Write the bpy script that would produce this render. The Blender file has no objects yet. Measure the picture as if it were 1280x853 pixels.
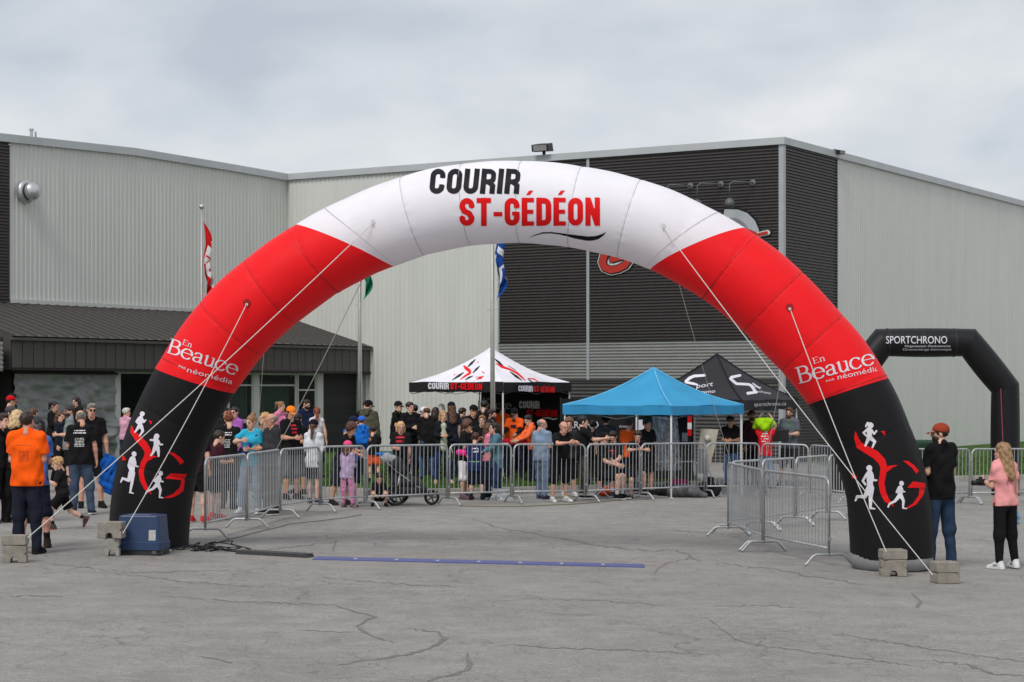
import bpy, math, random
import numpy as np
from mathutils import Vector, Matrix
from mathutils.bvhtree import BVHTree

random.seed(7); RNG = np.random.RandomState(7)
scene = bpy.context.scene
COL = scene.collection
R = math.radians
F, H, HZ = 2423.0, 2.35, 485.0          # focal length (px of a 1280 wide frame), eye height, horizon row

# ------------------------------------------------------------------ camera
cam_d = bpy.data.cameras.new('camera'); cam = bpy.data.objects.new('camera', cam_d); COL.objects.link(cam)
cam.location = (0, 0, H); cam.rotation_euler = (R(90), 0, 0)
cam_d.sensor_width = 36; cam_d.lens = 36 * F / 1280; cam_d.shift_y = (HZ - 426.5) / 1280
cam_d.clip_end = 2000; cam_d.clip_start = .5
cam_d.dof.use_dof = True; cam_d.dof.focus_distance = 26.3; cam_d.dof.aperture_fstop = 6.3
scene.camera = cam

# ------------------------------------------------------------------ overcast sky
SUN_EL, SUN_AZ = 50, -25                   # azimuth: degrees from straight behind the camera, towards the left
world = bpy.data.worlds.new('World'); scene.world = world; world.use_nodes = True
nt = world.node_tree; nt.nodes.clear(); N = nt.nodes.new; L = nt.links.new
wo = N('ShaderNodeOutputWorld'); bg = N('ShaderNodeBackground'); bg.inputs[1].default_value = .1
sky = N('ShaderNodeTexSky'); sky.sky_type = 'NISHITA'; sky.sun_disc = False
sky.sun_elevation = R(SUN_EL); sky.sun_rotation = R(180 + SUN_AZ)
tc = N('ShaderNodeTexCoord'); sp = N('ShaderNodeSeparateXYZ'); L(tc.outputs['Generated'], sp.inputs[0])
def wmath(op, a, b=None):
    m = N('ShaderNodeMath'); m.operation = op
    for i, v in enumerate((a, b)):
        if v is None: continue
        if isinstance(v, (int, float)): m.inputs[i].default_value = v
        else: L(v, m.inputs[i])
    return m.outputs[0]
zz = wmath('ADD', wmath('ABSOLUTE', sp.outputs[2]), .42)
cb = N('ShaderNodeCombineXYZ'); L(wmath('DIVIDE', sp.outputs[0], zz), cb.inputs[0]); L(wmath('DIVIDE', sp.outputs[1], zz), cb.inputs[1])
def wnoise(scale, det, rough, dist, off):
    mp = N('ShaderNodeMapping'); mp.inputs['Location'].default_value = off; L(cb.outputs[0], mp.inputs[0])
    n = N('ShaderNodeTexNoise'); n.inputs['Scale'].default_value = scale; n.inputs['Detail'].default_value = det
    n.inputs['Roughness'].default_value = rough; n.inputs['Distortion'].default_value = dist
    L(mp.outputs[0], n.inputs[0]); return n.outputs[0]
n1 = wnoise(2.6, 5, .45, .2, (3.1, 1.7, 0)); n2 = wnoise(9, 6, .5, .2, (8.3, 4.2, 0))
cl = wmath('ADD', wmath('MULTIPLY', n1, .74), wmath('MULTIPLY', n2, .26))
cr = N('ShaderNodeValToRGB'); L(cl, cr.inputs[0])
e = cr.color_ramp.elements
e[0].position = .35; e[0].color = (3.6, 4.0, 4.5, 1); e[1].position = .63; e[1].color = (5.9, 5.95, 6.08, 1)
m = cr.color_ramp.elements.new(.50); m.color = (4.85, 5.05, 5.32, 1)
mx = N('ShaderNodeMix'); mx.data_type = 'RGBA'; mx.inputs[0].default_value = .93
L(sky.outputs[0], mx.inputs[6]); L(cr.outputs[0], mx.inputs[7]); L(mx.outputs[2], bg.inputs[0]); L(bg.outputs[0], wo.inputs[0])

sun_d = bpy.data.lights.new('sun', 'SUN'); sun = bpy.data.objects.new('sun', sun_d); COL.objects.link(sun)
sun_d.energy = 1.5; sun_d.angle = R(22); sun_d.color = (1, .97, .93)
sun.rotation_euler = (R(90 - SUN_EL), 0, R(SUN_AZ)); sun.location = (-10, -10, 40)

scene.view_settings.view_transform = 'Standard'; scene.view_settings.look = 'None'
scene.view_settings.exposure = 0.5; scene.view_settings.gamma = 1
scene.render.engine = 'CYCLES'; scene.cycles.max_bounces = 6; scene.cycles.transparent_max_bounces = 8
scene.cycles.use_denoising = True

# ------------------------------------------------------------------ small helpers
def smooth(a, b, x):
    t = np.clip((x - a) / (b - a), 0, 1); return t * t * (3 - 2 * t)
def zg(x, y):                               # the lot falls gently to the right, level again by the building
    return -.019 * np.clip(x, -14, 14) * (1 - smooth(42, 62, y))
def W(px, py, Y): return Vector(((px - 640) / F * Y, Y, H + (HZ - py) / F * Y))
def G(px, py):
    Y = H * F / (py - HZ)
    for _ in range(8):
        Y = F * (H - float(zg((px - 640) / F * Y, Y))) / (py - HZ)
    x = (px - 640) / F * Y
    return Vector((x, Y, float(zg(x, Y))))
def srgb(r, g=None, b=None):
    if g is None: r, g, b = r
    f = lambda c: (c / 255 / 12.92) if c / 255 <= .04045 else ((c / 255 + .055) / 1.055) ** 2.4
    return (f(r), f(g), f(b))

MATS = {}
def mat(rgb, rough=.8, var=.12, scale=14, bump=.0, bscale=60, metal=0, spec=.3, stretch=None, key='', trans=0):
    """procedural material: base colour broken up by noise, optional bump"""
    k = (tuple(round(c, 4) for c in rgb), rough, var, scale, bump, bscale, metal, spec, stretch, key, trans)
    if k in MATS: return MATS[k]
    m = bpy.data.materials.new('mat_%03d' % len(MATS)); MATS[k] = m; m.use_nodes = True
    t = m.node_tree; b = t.nodes['Principled BSDF']; n = t.nodes.new; l = t.links.new
    b.inputs['Roughness'].default_value = rough; b.inputs['Metallic'].default_value = metal
    b.inputs['Specular IOR Level'].default_value = spec
    tcn = t.nodes.new('ShaderNodeTexCoord'); src = tcn.outputs['Object']
    if stretch:
        mp = n('ShaderNodeMapping'); mp.inputs['Scale'].default_value = stretch; l(src, mp.inputs[0]); src = mp.outputs[0]
    nz = n('ShaderNodeTexNoise'); nz.inputs['Scale'].default_value = scale; nz.inputs['Detail'].default_value = 5
    nz.inputs['Roughness'].default_value = .6; l(src, nz.inputs[0])
    r = n('ShaderNodeValToRGB'); l(nz.outputs[0], r.inputs[0])
    r.color_ramp.elements[0].position = .3; r.color_ramp.elements[1].position = .72
    r.color_ramp.elements[0].color = (*[c * (1 - var) for c in rgb], 1)
    r.color_ramp.elements[1].color = (*[min(1, c * (1 + var)) for c in rgb], 1)
    l(r.outputs[0], b.inputs['Base Color'])
    if trans: b.inputs['Transmission Weight'].default_value = trans
    if bump:
        n2 = n('ShaderNodeTexNoise'); n2.inputs['Scale'].default_value = bscale; n2.inputs['Detail'].default_value = 4; l(src, n2.inputs[0])
        bp = n('ShaderNodeBump'); bp.inputs['Strength'].default_value = bump; bp.inputs['Distance'].default_value = .01
        l(n2.outputs[0], bp.inputs['Height']); l(bp.outputs[0], b.inputs['Normal'])
    return m
def fabric(rgb): return mat(rgb, .88, .16, 9, .75, 13, spec=.15, key='fabric')
def metal(rgb=(.42, .43, .44), rough=.42): return mat(rgb, rough, .14, 9, metal=.75, spec=.5)
GALV = mat((.43, .44, .45), .46, .2, 7, .12, 40, metal=.55, spec=.5)
WHITE_METAL = mat((.72, .72, .70), .4, .05)
BLACK_PL = mat((.018, .018, .020), .5, .2, 20)

class MB:
    """collects plain shapes into one mesh"""
    def __init__(s): s.v = []; s.f = []; s.mi = []
    def add(s, vs, fs, mi=0):
        o = len(s.v); s.v += [tuple(p) for p in vs]; s.f += [tuple(i + o for i in q) for q in fs]; s.mi += [mi] * len(fs); return s
    def box(s, x0, y0, z0, x1, y1, z1, mi=0):
        return s.add([(x0, y0, z0), (x1, y0, z0), (x1, y1, z0), (x0, y1, z0), (x0, y0, z1), (x1, y0, z1), (x1, y1, z1), (x0, y1, z1)],
                     [(0, 3, 2, 1), (4, 5, 6, 7), (0, 1, 5, 4), (1, 2, 6, 5), (2, 3, 7, 6), (3, 0, 4, 7)], mi)
    def hexa(s, b, t, mi=0):
        return s.add(list(b) + list(t), [(0, 3, 2, 1), (4, 5, 6, 7), (0, 1, 5, 4), (1, 2, 6, 5), (2, 3, 7, 6), (3, 0, 4, 7)], mi)
    def tube(s, pts, r, n=8, closed=False, mi=0, caps=True):
        P = [Vector(p) for p in pts]; rs = r if isinstance(r, (list, tuple)) else [r] * len(P); m = len(P); vs = []; ref = None
        for i, p in enumerate(P):
            a = P[i - 1] if (i > 0 or closed) else p; c = P[(i + 1) % m] if (i < m - 1 or closed) else p
            t = (c - a).normalized()
            if ref is None: ref = Vector((0, 0, 1)) if abs(t.z) < .9 else Vector((1, 0, 0))
            u = (ref - t * ref.dot(t)).normalized(); ref = u; w = t.cross(u)
            vs += [p + (u * math.cos(2 * math.pi * k / n) + w * math.sin(2 * math.pi * k / n)) * rs[i] for k in range(n)]
        fs = []
        for i in range(m if closed else m - 1):
            j = (i + 1) % m
            fs += [(i * n + k, i * n + (k + 1) % n, j * n + (k + 1) % n, j * n + k) for k in range(n)]
        if not closed and caps: fs += [tuple(range(n - 1, -1, -1)), tuple((m - 1) * n + k for k in range(n))]
        return s.add(vs, fs, mi)
    def prism(s, poly, y0, y1, mi=0):       # polygon in x,z extruded along y
        n = len(poly)
        return s.add([(x, y0, z) for x, z in poly] + [(x, y1, z) for x, z in poly],
                     [tuple(range(n)), tuple(range(2 * n - 1, n - 1, -1))] + [(i, n + i, n + (i + 1) % n, (i + 1) % n) for i in range(n)], mi)
    def lathe(s, prof, n=16, c=(0, 0, 0), mi=0, axis='z'):
        vs = []
        for r, z in prof:
            for k in range(n):
                a = 2 * math.pi * k / n; x, y, w = r * math.cos(a), r * math.sin(a), z
                p = (x, y, w) if axis == 'z' else ((w, x, y) if axis == 'x' else (x, w, y))
                vs.append((p[0] + c[0], p[1] + c[1], p[2] + c[2]))
        fs = [(i * n + k, i * n + (k + 1) % n, (i + 1) * n + (k + 1) % n, (i + 1) * n + k) for i in range(len(prof) - 1) for k in range(n)]
        return s.add(vs, fs, mi)
    def mesh(s, name, mats, smooth=False):
        me = bpy.data.meshes.new(name); me.from_pydata(s.v, [], s.f)
        for m in (mats if isinstance(mats, (list, tuple)) else [mats]): me.materials.append(m)
        if any(s.mi): me.polygons.foreach_set('material_index', s.mi)
        if smooth: shade(me)
        return me
    def obj(s, name, mats, parent=None, smooth=False): return link(name, s.mesh(name, mats, smooth), parent)

def shade(me, on=True): me.polygons.foreach_set('use_smooth', [on] * len(me.polygons))
def link(name, data, parent=None, loc=None, rot=None):
    o = bpy.data.objects.new(name, data); COL.objects.link(o)
    if parent: o.parent = parent
    if loc is not None: o.location = loc
    if rot is not None: o.rotation_euler = rot
    return o
def tag(o, label, cat, group=None):
    o['label'] = label; o['category'] = cat
    if group: o['group'] = group
    return o
def thing(name, label, cat, loc=(0, 0, 0), rz=0, group=None):
    return tag(link(name, None, None, loc, (0, 0, rz)), label, cat, group)
def structure(o): o['kind'] = 'structure'; return o
def np_mesh(name, V, Q, mats, mi=None, smooth_on=True):
    """mesh from numpy arrays; Q is (n,4) or (n,3)"""
    me = bpy.data.meshes.new(name); k = Q.shape[1] if len(Q) else 4
    me.vertices.add(len(V)); me.vertices.foreach_set('co', np.asarray(V, np.float32).ravel())
    me.loops.add(Q.size); me.loops.foreach_set('vertex_index', np.asarray(Q, np.int32).ravel())
    me.polygons.add(len(Q)); me.polygons.foreach_set('loop_start', np.arange(0, Q.size, k, dtype=np.int32))
    me.polygons.foreach_set('loop_total', np.full(len(Q), k, np.int32))
    for m in (mats if isinstance(mats, (list, tuple)) else [mats]): me.materials.append(m)
    if mi is not None: me.polygons.foreach_set('material_index', np.asarray(mi, np.int32))
    me.polygons.foreach_set('use_smooth', np.full(len(Q), smooth_on, bool))
    me.update(calc_edges=True); me.validate(); return me

# ------------------------------------------------------------------ flat print: 2D shapes laid on real surfaces
def cap2(X, Y, p):
    x0, y0, x1, y1, r0, r1 = p; bx, by = x1 - x0, y1 - y0; L2 = bx * bx + by * by + 1e-9
    t = np.clip(((X - x0) * bx + (Y - y0) * by) / L2, 0, 1)
    return np.hypot(X - x0 - t * bx, Y - y0 - t * by) - (r0 + (r1 - r0) * t)
def bar2(X, Y, p):
    x0, y0, x1, y1, r0, _ = p; bx, by = x1 - x0, y1 - y0; Ln = math.hypot(bx, by) + 1e-9
    u = ((X - x0) * bx + (Y - y0) * by) / Ln; v = ((Y - y0) * bx - (X - x0) * by) / Ln
    return np.maximum(np.maximum(-u, u - Ln), np.abs(v) - r0)
def poly2(X, Y, pts):
    d = np.full(X.shape, 1e9); ins = np.zeros(X.shape, bool); n = len(pts)
    for i in range(n):
        x0, y0 = pts[i]; x1, y1 = pts[(i + 1) % n]
        d = np.minimum(d, cap2(X, Y, (x0, y0, x1, y1, 0, 0)))
        c = ((y0 > Y) != (y1 > Y)) & (X < (x1 - x0) * (Y - y0) / ((y1 - y0) or 1e-9) + x0); ins ^= c
    return np.where(ins, -d, d)
def C(*a): return ('c', a)
def chain(pts, rs=None):
    if rs is None: rs = [p[2] for p in pts]
    elif not isinstance(rs, (list, tuple)): rs = [rs] * len(pts)
    return [('c', (pts[i][0], pts[i][1], pts[i + 1][0], pts[i + 1][1], rs[i], rs[i + 1])) for i in range(len(pts) - 1)]
def bar(x0, y0, x1, y1, w): return ('b', (x0, y0, x1, y1, w / 2, 0))
def flat_chain(pts, w):
    c = chain(pts, w / 2); c[0] = ('b', c[0][1]); c[-1] = ('b', c[-1][1]); return c
def xform(prims, A, o):                     # affine (rotation, scale, slant) of shapes
    a, b, c, d = A; s = math.sqrt(abs(a * d - b * c)); out = []
    T = lambda x, y: (a * x + b * y + o[0], c * x + d * y + o[1])
    for k, p in prims:
        if k == 'p': out.append((k, [T(*q) for q in p]))
        else: out.append((k, (*T(p[0], p[1]), *T(p[2], p[3]), p[4] * s, p[5] * s)))
    return out
def decal(name, prims, step, mapf, material, parent):
    xs = []; ys = []
    for k, p in prims:
        if k == 'p': xs += [q[0] for q in p]; ys += [q[1] for q in p]
        else:
            r = max(p[4], p[5]); xs += [p[0] - r, p[0] + r, p[2] - r, p[2] + r]; ys += [p[1] - r, p[1] + r, p[3] - r, p[3] + r]
    gx = np.arange(min(xs) - step, max(xs) + 2 * step, step); gy = np.arange(min(ys) - step, max(ys) + 2 * step, step)
    X, Y = np.meshgrid(gx, gy, indexing='ij'); D = np.full(X.shape, 1e9)
    for k, p in prims: D = np.minimum(D, {'c': cap2, 'b': bar2, 'p': poly2}[k](X, Y, p))
    gX, gY = np.gradient(D, step); gn = np.hypot(gX, gY) + 1e-6
    m = (D > -.6 * step) & (D < 1.6 * step)
    Xs = np.where(m, X - D * gX / gn, X); Ys = np.where(m, Y - D * gY / gn, Y)
    cell = (D[:-1, :-1] + D[1:, :-1] + D[:-1, 1:] + D[1:, 1:]) / 4 < 0
    I, J = np.nonzero(cell); ny = X.shape[1]
    Q = np.stack([I * ny + J, (I + 1) * ny + J, (I + 1) * ny + J + 1, I * ny + J + 1], 1)
    u, inv = np.unique(Q, return_inverse=True); Q = inv.reshape(Q.shape)
    V = mapf(Xs.ravel()[u], Ys.ravel()[u])
    return link(name, np_mesh(name, V, Q, material), parent)
FONTC = {}
def font_pts(text):
    if text not in FONTC:
        c = bpy.data.curves.new('t', 'FONT'); c.body = text; c.resolution_u = 3; o = bpy.data.objects.new('t', c); COL.objects.link(o)
        dg = bpy.context.evaluated_depsgraph_get(); me = bpy.data.meshes.new_from_object(o.evaluated_get(dg))
        V = np.array([v.co[:2] for v in me.vertices]); me.calc_loop_triangles(); T = np.array([t.vertices[:] for t in me.loop_triangles])
        bpy.data.objects.remove(o); bpy.data.curves.remove(c); bpy.data.meshes.remove(me)
        V[:, 0] -= V[:, 0].min(); FONTC[text] = (V, T)
    return FONTC[text]
def sans(name, text, p0, p1, hgt, mapf, material, parent, slant=0):
    """plain sans lettering from p0 to p1 (2D, y down), capital height hgt"""
    V, T = font_pts(text); w = V[:, 0].max(); ca = .72
    d = np.array(p1, float) - np.array(p0, float); ln = np.hypot(*d); d /= ln; up = np.array((d[1], -d[0]))
    x = V[:, 0] / w * ln + slant * V[:, 1] / ca * hgt; y = V[:, 1] / ca * hgt
    P = np.array(p0)[None] + x[:, None] * d + y[:, None] * up
    return link(name, np_mesh(name, mapf(P[:, 0], P[:, 1]), T[:, ::-1], material), parent)
def arcp(cx, cy, rx, ry, a0, a1, n=8):
    return [(cx + rx * math.cos(R(a0 + (a1 - a0) * i / n)), cy + ry * math.sin(R(a0 + (a1 - a0) * i / n))) for i in range(n + 1)]
def bold_glyph(ch):
    """heavy condensed capitals, height 1 (y down), stroke .22"""
    t, w = .215, .60; h = t / 2; l, r, u, d = h, w - h, h, 1 - h; rx, ry = (r - l) / 2, .17; cx = w / 2
    top = arcp(cx, u + ry, rx, ry, 0, -180); bot = arcp(cx, d - ry, rx, ry, 180, 0)
    if ch == 'C': return flat_chain([(r, .37), (r, u + ry)] + top[1:] + [(l, d - ry)] + bot[1:] + [(r, .63)], t), w
    if ch == 'G': return flat_chain([(r, .36), (r, u + ry)] + top[1:] + [(l, d - ry)] + bot[1:] + [(r, .52)], t) + [bar(cx, .56, w, .56, .15)], w
    if ch == 'O': return chain([(r, d - ry), (r, u + ry)] + top[1:] + [(l, d - ry)] + bot[1:], h), w
    if ch == 'U': return flat_chain([(l, 0), (l, d - ry)] + bot[1:] + [(r, 0)], t), w
    if ch == 'D': return [bar(l, 0, l, 1, t)] + chain([(l, u), (cx, u)] + arcp(cx, u + ry, rx, ry, -90, 0) + arcp(cx, d - ry, rx, ry, 0, 90) + [(l, d)], h), w
    if ch == 'R': return [bar(l, 0, l, 1, t), bar(r, .62, r, 1, t)] + chain([(l, u), (cx, u)] + arcp(cx, u + .15, rx, .15, -90, 0, 5) + arcp(cx, .40, rx, .12, 0, 90, 5) + [(l, .52)], h * .92) + chain([(cx, .53), (r, .66)], h * .9), w
    if ch == 'I': return [bar(l, 0, l, 1, t)], t
    if ch == 'T': return [bar(0, u * .9, w * .98, u * .9, t * .9), bar(w * .49, 0, w * .49, 1, t)], w * .98
    if ch == '-': return [bar(0, .58, .36, .58, .17)], .36
    if ch in 'EÉ':
        g = [bar(l, 0, l, 1, t), bar(0, .085, .5, .085, .17), bar(0, .5, .47, .5, .16), bar(0, .915, .5, .915, .17)]
        if ch == 'É': g.append(('p', [(.17, -.09), (.30, -.25), (.48, -.25), (.32, -.09)]))
        return g, .5
    if ch == 'N': return [bar(l, 0, l, 1, t * .93), bar(r, 0, r, 1, t * .93), ('p', [(0, 0), (t, 0), (w, 1), (w - t, 1)])], w
    if ch == 'S':
        return flat_chain([(r, .34), (r, u + ry)] + arcp(cx, u + ry, rx, ry, 0, -180)[1:] + [(l, .33), (cx - .1, .47), (cx + .1, .56), (r, .70), (r, d - ry)] + arcp(cx, d - ry, rx, ry, 0, 180) + [(l, .66)], t), w
    return [], .3
def bold_text(text, gap=.09):
    out = []; x = 0
    for ch in text:
        g, w = bold_glyph(ch); out += xform(g, (1, 0, 0, 1), (x, 0)); x += w + gap
    return out, x - gap
def nib(pts, thick=.064, thin=.026):
    rs = []
    for i in range(len(pts)):
        a = pts[max(i - 1, 0)]; b = pts[min(i + 1, len(pts) - 1)]; dx, dy = b[0] - a[0], b[1] - a[1]
        rs.append(thin + (thick - thin) * (abs(dy) / (math.hypot(dx, dy) + 1e-9)) ** 1.5)
    return chain(pts, rs)
def serif_glyph(ch):
    """light roman letters, cap height 1 (y down)"""
    tk = .12; sf = lambda x, y, w=.24: bar(x - w / 2, y, x + w / 2, y, .04)
    if ch == 'B':
        return [bar(.14, 0, .14, 1, tk), bar(0, .02, .3, .02, .04), bar(0, .98, .3, .98, .04)] + nib([(.14, .02), (.34, .02)] + arcp(.34, .24, .2, .22, -90, 90, 10) + [(.14, .46)]) + nib([(.14, .47), (.38, .47)] + arcp(.38, .725, .24, .255, -90, 90, 10) + [(.14, .98)]), .70
    if ch == 'E':
        return [bar(.14, 0, .14, 1, tk), bar(0, .02, .6, .02, .04), bar(0, .98, .62, .98, .04), bar(.14, .49, .46, .49, .04), bar(.59, 0, .59, .2, .04), bar(.61, .8, .61, 1, .04), bar(.46, .4, .46, .58, .035)], .68
    if ch == 'e':
        return nib(arcp(.29, .67, .26, .33, -4, -315, 22)) + [bar(.05, .63, .55, .63, .04)], .60
    if ch == 'c':
        return nib(arcp(.29, .67, .26, .33, -42, -318, 20)) + [C(.47, .47, .48, .50, .04, .03)], .56
    if ch == 'a':
        return nib([(.08, .47), (.13, .40)] + arcp(.25, .50, .14, .14, -120, 0, 6) + [(.39, .9), (.43, .97), (.5, .95)]) + nib([(.39, .62), (.25, .66)] + arcp(.22, .82, .17, .155, -110, -330, 12) + [(.39, .88)]), .54
    if ch == 'u':
        return [bar(0, .37, .12, .37, .035), bar(.34, .37, .46, .37, .035)] + nib([(.12, .36), (.12, .8)] + arcp(.26, .82, .14, .16, 180, 60, 8) + [(.46, .82)]) + [bar(.46, .36, .46, 1, tk * .9), bar(.46, .98, .56, .98, .035)], .58
    if ch == 'n':
        return [bar(.12, .36, .12, 1, tk * .9), sf(.12, .98), bar(0, .37, .12, .37, .035)] + nib([(.12, .52)] + arcp(.30, .52, .17, .16, 200, 360, 8) + [(.47, 1)]) + [sf(.47, .98)], .62
    return [], .3
def serif_text(text):
    out = []; x = 0
    for ch in text:
        g, w = serif_glyph(ch); out += xform(g, (1, 0, 0, 1), (x, 0)); x += w + .02
    return out, x
def place(prims, width, p0, p1, hgt, slant=0):
    """put lettering of height 1 / given width on the base line p0 -> p1"""
    d = np.array(p1, float) - np.array(p0, float); ln = np.hypot(*d); d /= ln; dn = np.array((-d[1], d[0]))
    sx = ln / width; q = dn * hgt - d * slant * hgt
    return xform(prims, (d[0] * sx, q[0], d[1] * sx, q[1]), (p0[0] - q[0], p0[1] - q[1]))

# ------------------------------------------------------------------ smooth bodies from distance fields
def _ev(p, X, Y, Z):
    if p[0] == 'e':
        c, r = p[1], p[2]
        return (np.sqrt(((X - c[0]) / r[0]) ** 2 + ((Y - c[1]) / r[1]) ** 2 + ((Z - c[2]) / r[2]) ** 2) - 1) * min(r)
    a, b, ra, rb, fl = p[1:6]; bx, by, bz = b[0] - a[0], b[1] - a[1], b[2] - a[2]; L2 = bx * bx + by * by + bz * bz + 1e-9
    x, y, z = X - a[0], Y - a[1], Z - a[2]; t0 = (x * bx + y * by + z * bz) / L2; t = np.clip(t0, 0, 1.5 if fl else 1)
    d = np.sqrt((x - t * bx) ** 2 + (y - t * by) ** 2 + (z - t * bz) ** 2) - (ra + (rb - ra) * t)
    if fl: d = np.maximum(d, (t0 - 1) * math.sqrt(L2))
    return d
def K(a, b, ra, rb=None, flat=False): return ('k', tuple(a), tuple(b), ra, ra if rb is None else rb, flat)
def EL(c, r): return ('e', tuple(c), tuple(r))
CORN = np.array([(i, j, k) for i in (0, 1) for j in (0, 1) for k in (0, 1)])
EDG = [(0, 1), (2, 3), (4, 5), (6, 7), (0, 2), (1, 3), (4, 6), (5, 7), (0, 4), (1, 5), (2, 6), (3, 7)]
def surf(prims, vox, k=.03, cuts=(), subs=(), noise=0., seed=0, nf=26.):
    lo = np.full(3, 1e9); hi = -lo; bb = []
    for p in prims:
        if p[0] == 'e': a = np.array(p[1]) - p[2]; b = np.array(p[1]) + p[2]
        else:
            r = max(p[3], p[4]); a = np.minimum(p[1], p[2]) - r; b = np.maximum(p[1], p[2]) + r
        bb.append((a, b)); lo = np.minimum(lo, a); hi = np.maximum(hi, b)
    lo = lo - 2.5 * vox - k * .3 - noise; n = np.ceil((hi + 2.5 * vox + k * .3 + noise - lo) / vox).astype(int) + 1
    ax = [lo[i] + vox * np.arange(n[i]) for i in range(3)]; D = np.full(n, .5)
    for p, (a, b) in zip(prims, bb):
        mg = k + 3 * vox; i0 = np.maximum(((a - mg - lo) / vox).astype(int), 0); i1 = np.minimum(((b + mg - lo) / vox).astype(int) + 2, n)
        s = tuple(slice(i0[i], i1[i]) for i in range(3))
        d = _ev(p, ax[0][s[0]][:, None, None], ax[1][s[1]][None, :, None], ax[2][s[2]][None, None, :]); S = D[s]
        h = np.clip(.5 + .5 * (S - d) / k, 0, 1); D[s] = S * (1 - h) + d * h - k * h * (1 - h)
    X, Y, Z = ax[0][:, None, None], ax[1][None, :, None], ax[2][None, None, :]
    if noise:
        ph = np.random.RandomState(seed).rand(9) * 6.28
        D = D + noise * (np.sin(nf * X + 9 * Z + ph[0] + 2 * np.sin(7 * Z + ph[1])) * np.sin(nf * .8 * Z - 8 * Y + ph[2] + 2 * np.sin(9 * X + ph[3])) + .6 * np.sin(nf * 1.6 * (Y + .5 * Z) + ph[4] + 1.5 * np.sin(14 * X + ph[5])))
    for (nx, ny, nz, c) in cuts: D = np.maximum(D, c - (nx * X + ny * Y + nz * Z))
    for p in subs: D = np.maximum(D, -_ev(p, X, Y, Z))
    Sg = D < 0; cnt = np.zeros(n - 1, np.int8)
    for c in CORN: cnt += Sg[c[0]:n[0] - 1 + c[0], c[1]:n[1] - 1 + c[1], c[2]:n[2] - 1 + c[2]]
    A = np.argwhere((cnt > 0) & (cnt < 8))
    if not len(A): return np.zeros((0, 3)), np.zeros((0, 4), int)
    v = np.stack([D[A[:, 0] + c[0], A[:, 1] + c[1], A[:, 2] + c[2]] for c in CORN], 1)
    acc = np.zeros((len(A), 3)); ct = np.zeros(len(A))
    for a, b in EDG:
        m = (v[:, a] < 0) != (v[:, b] < 0); t = np.where(m, v[:, a] / (v[:, a] - v[:, b] + 1e-12), 0)
        acc += np.where(m[:, None], CORN[a] + t[:, None] * (CORN[b] - CORN[a]), 0); ct += m
    V = lo + vox * (A + acc / ct[:, None]); idx = np.full(n - 1, -1, np.int32); idx[A[:, 0], A[:, 1], A[:, 2]] = np.arange(len(A)); Q = []
    for axn in range(3):
        o = [0, 0, 0]; o[axn] = 1; s0 = Sg[:n[0] - o[0], :n[1] - o[1], :n[2] - o[2]]; s1 = Sg[o[0]:, o[1]:, o[2]:]
        E = np.argwhere(s0 != s1); b, c = (axn + 1) % 3, (axn + 2) % 3
        E = E[(E[:, b] > 0) & (E[:, c] > 0) & (E[:, b] < n[b] - 1) & (E[:, c] < n[c] - 1)]
        fl = s0[E[:, 0], E[:, 1], E[:, 2]]; q = []
        for db, dc in ((1, 1), (0, 1), (0, 0), (1, 0)):
            T = E.copy(); T[:, b] -= db; T[:, c] -= dc; q.append(idx[T[:, 0], T[:, 1], T[:, 2]])
        q = np.stack(q, 1); q[~fl] = q[~fl][:, ::-1]; Q.append(q)
    Q = np.concatenate(Q); Q = Q[(Q >= 0).all(1)]
    return V, Q

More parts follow.
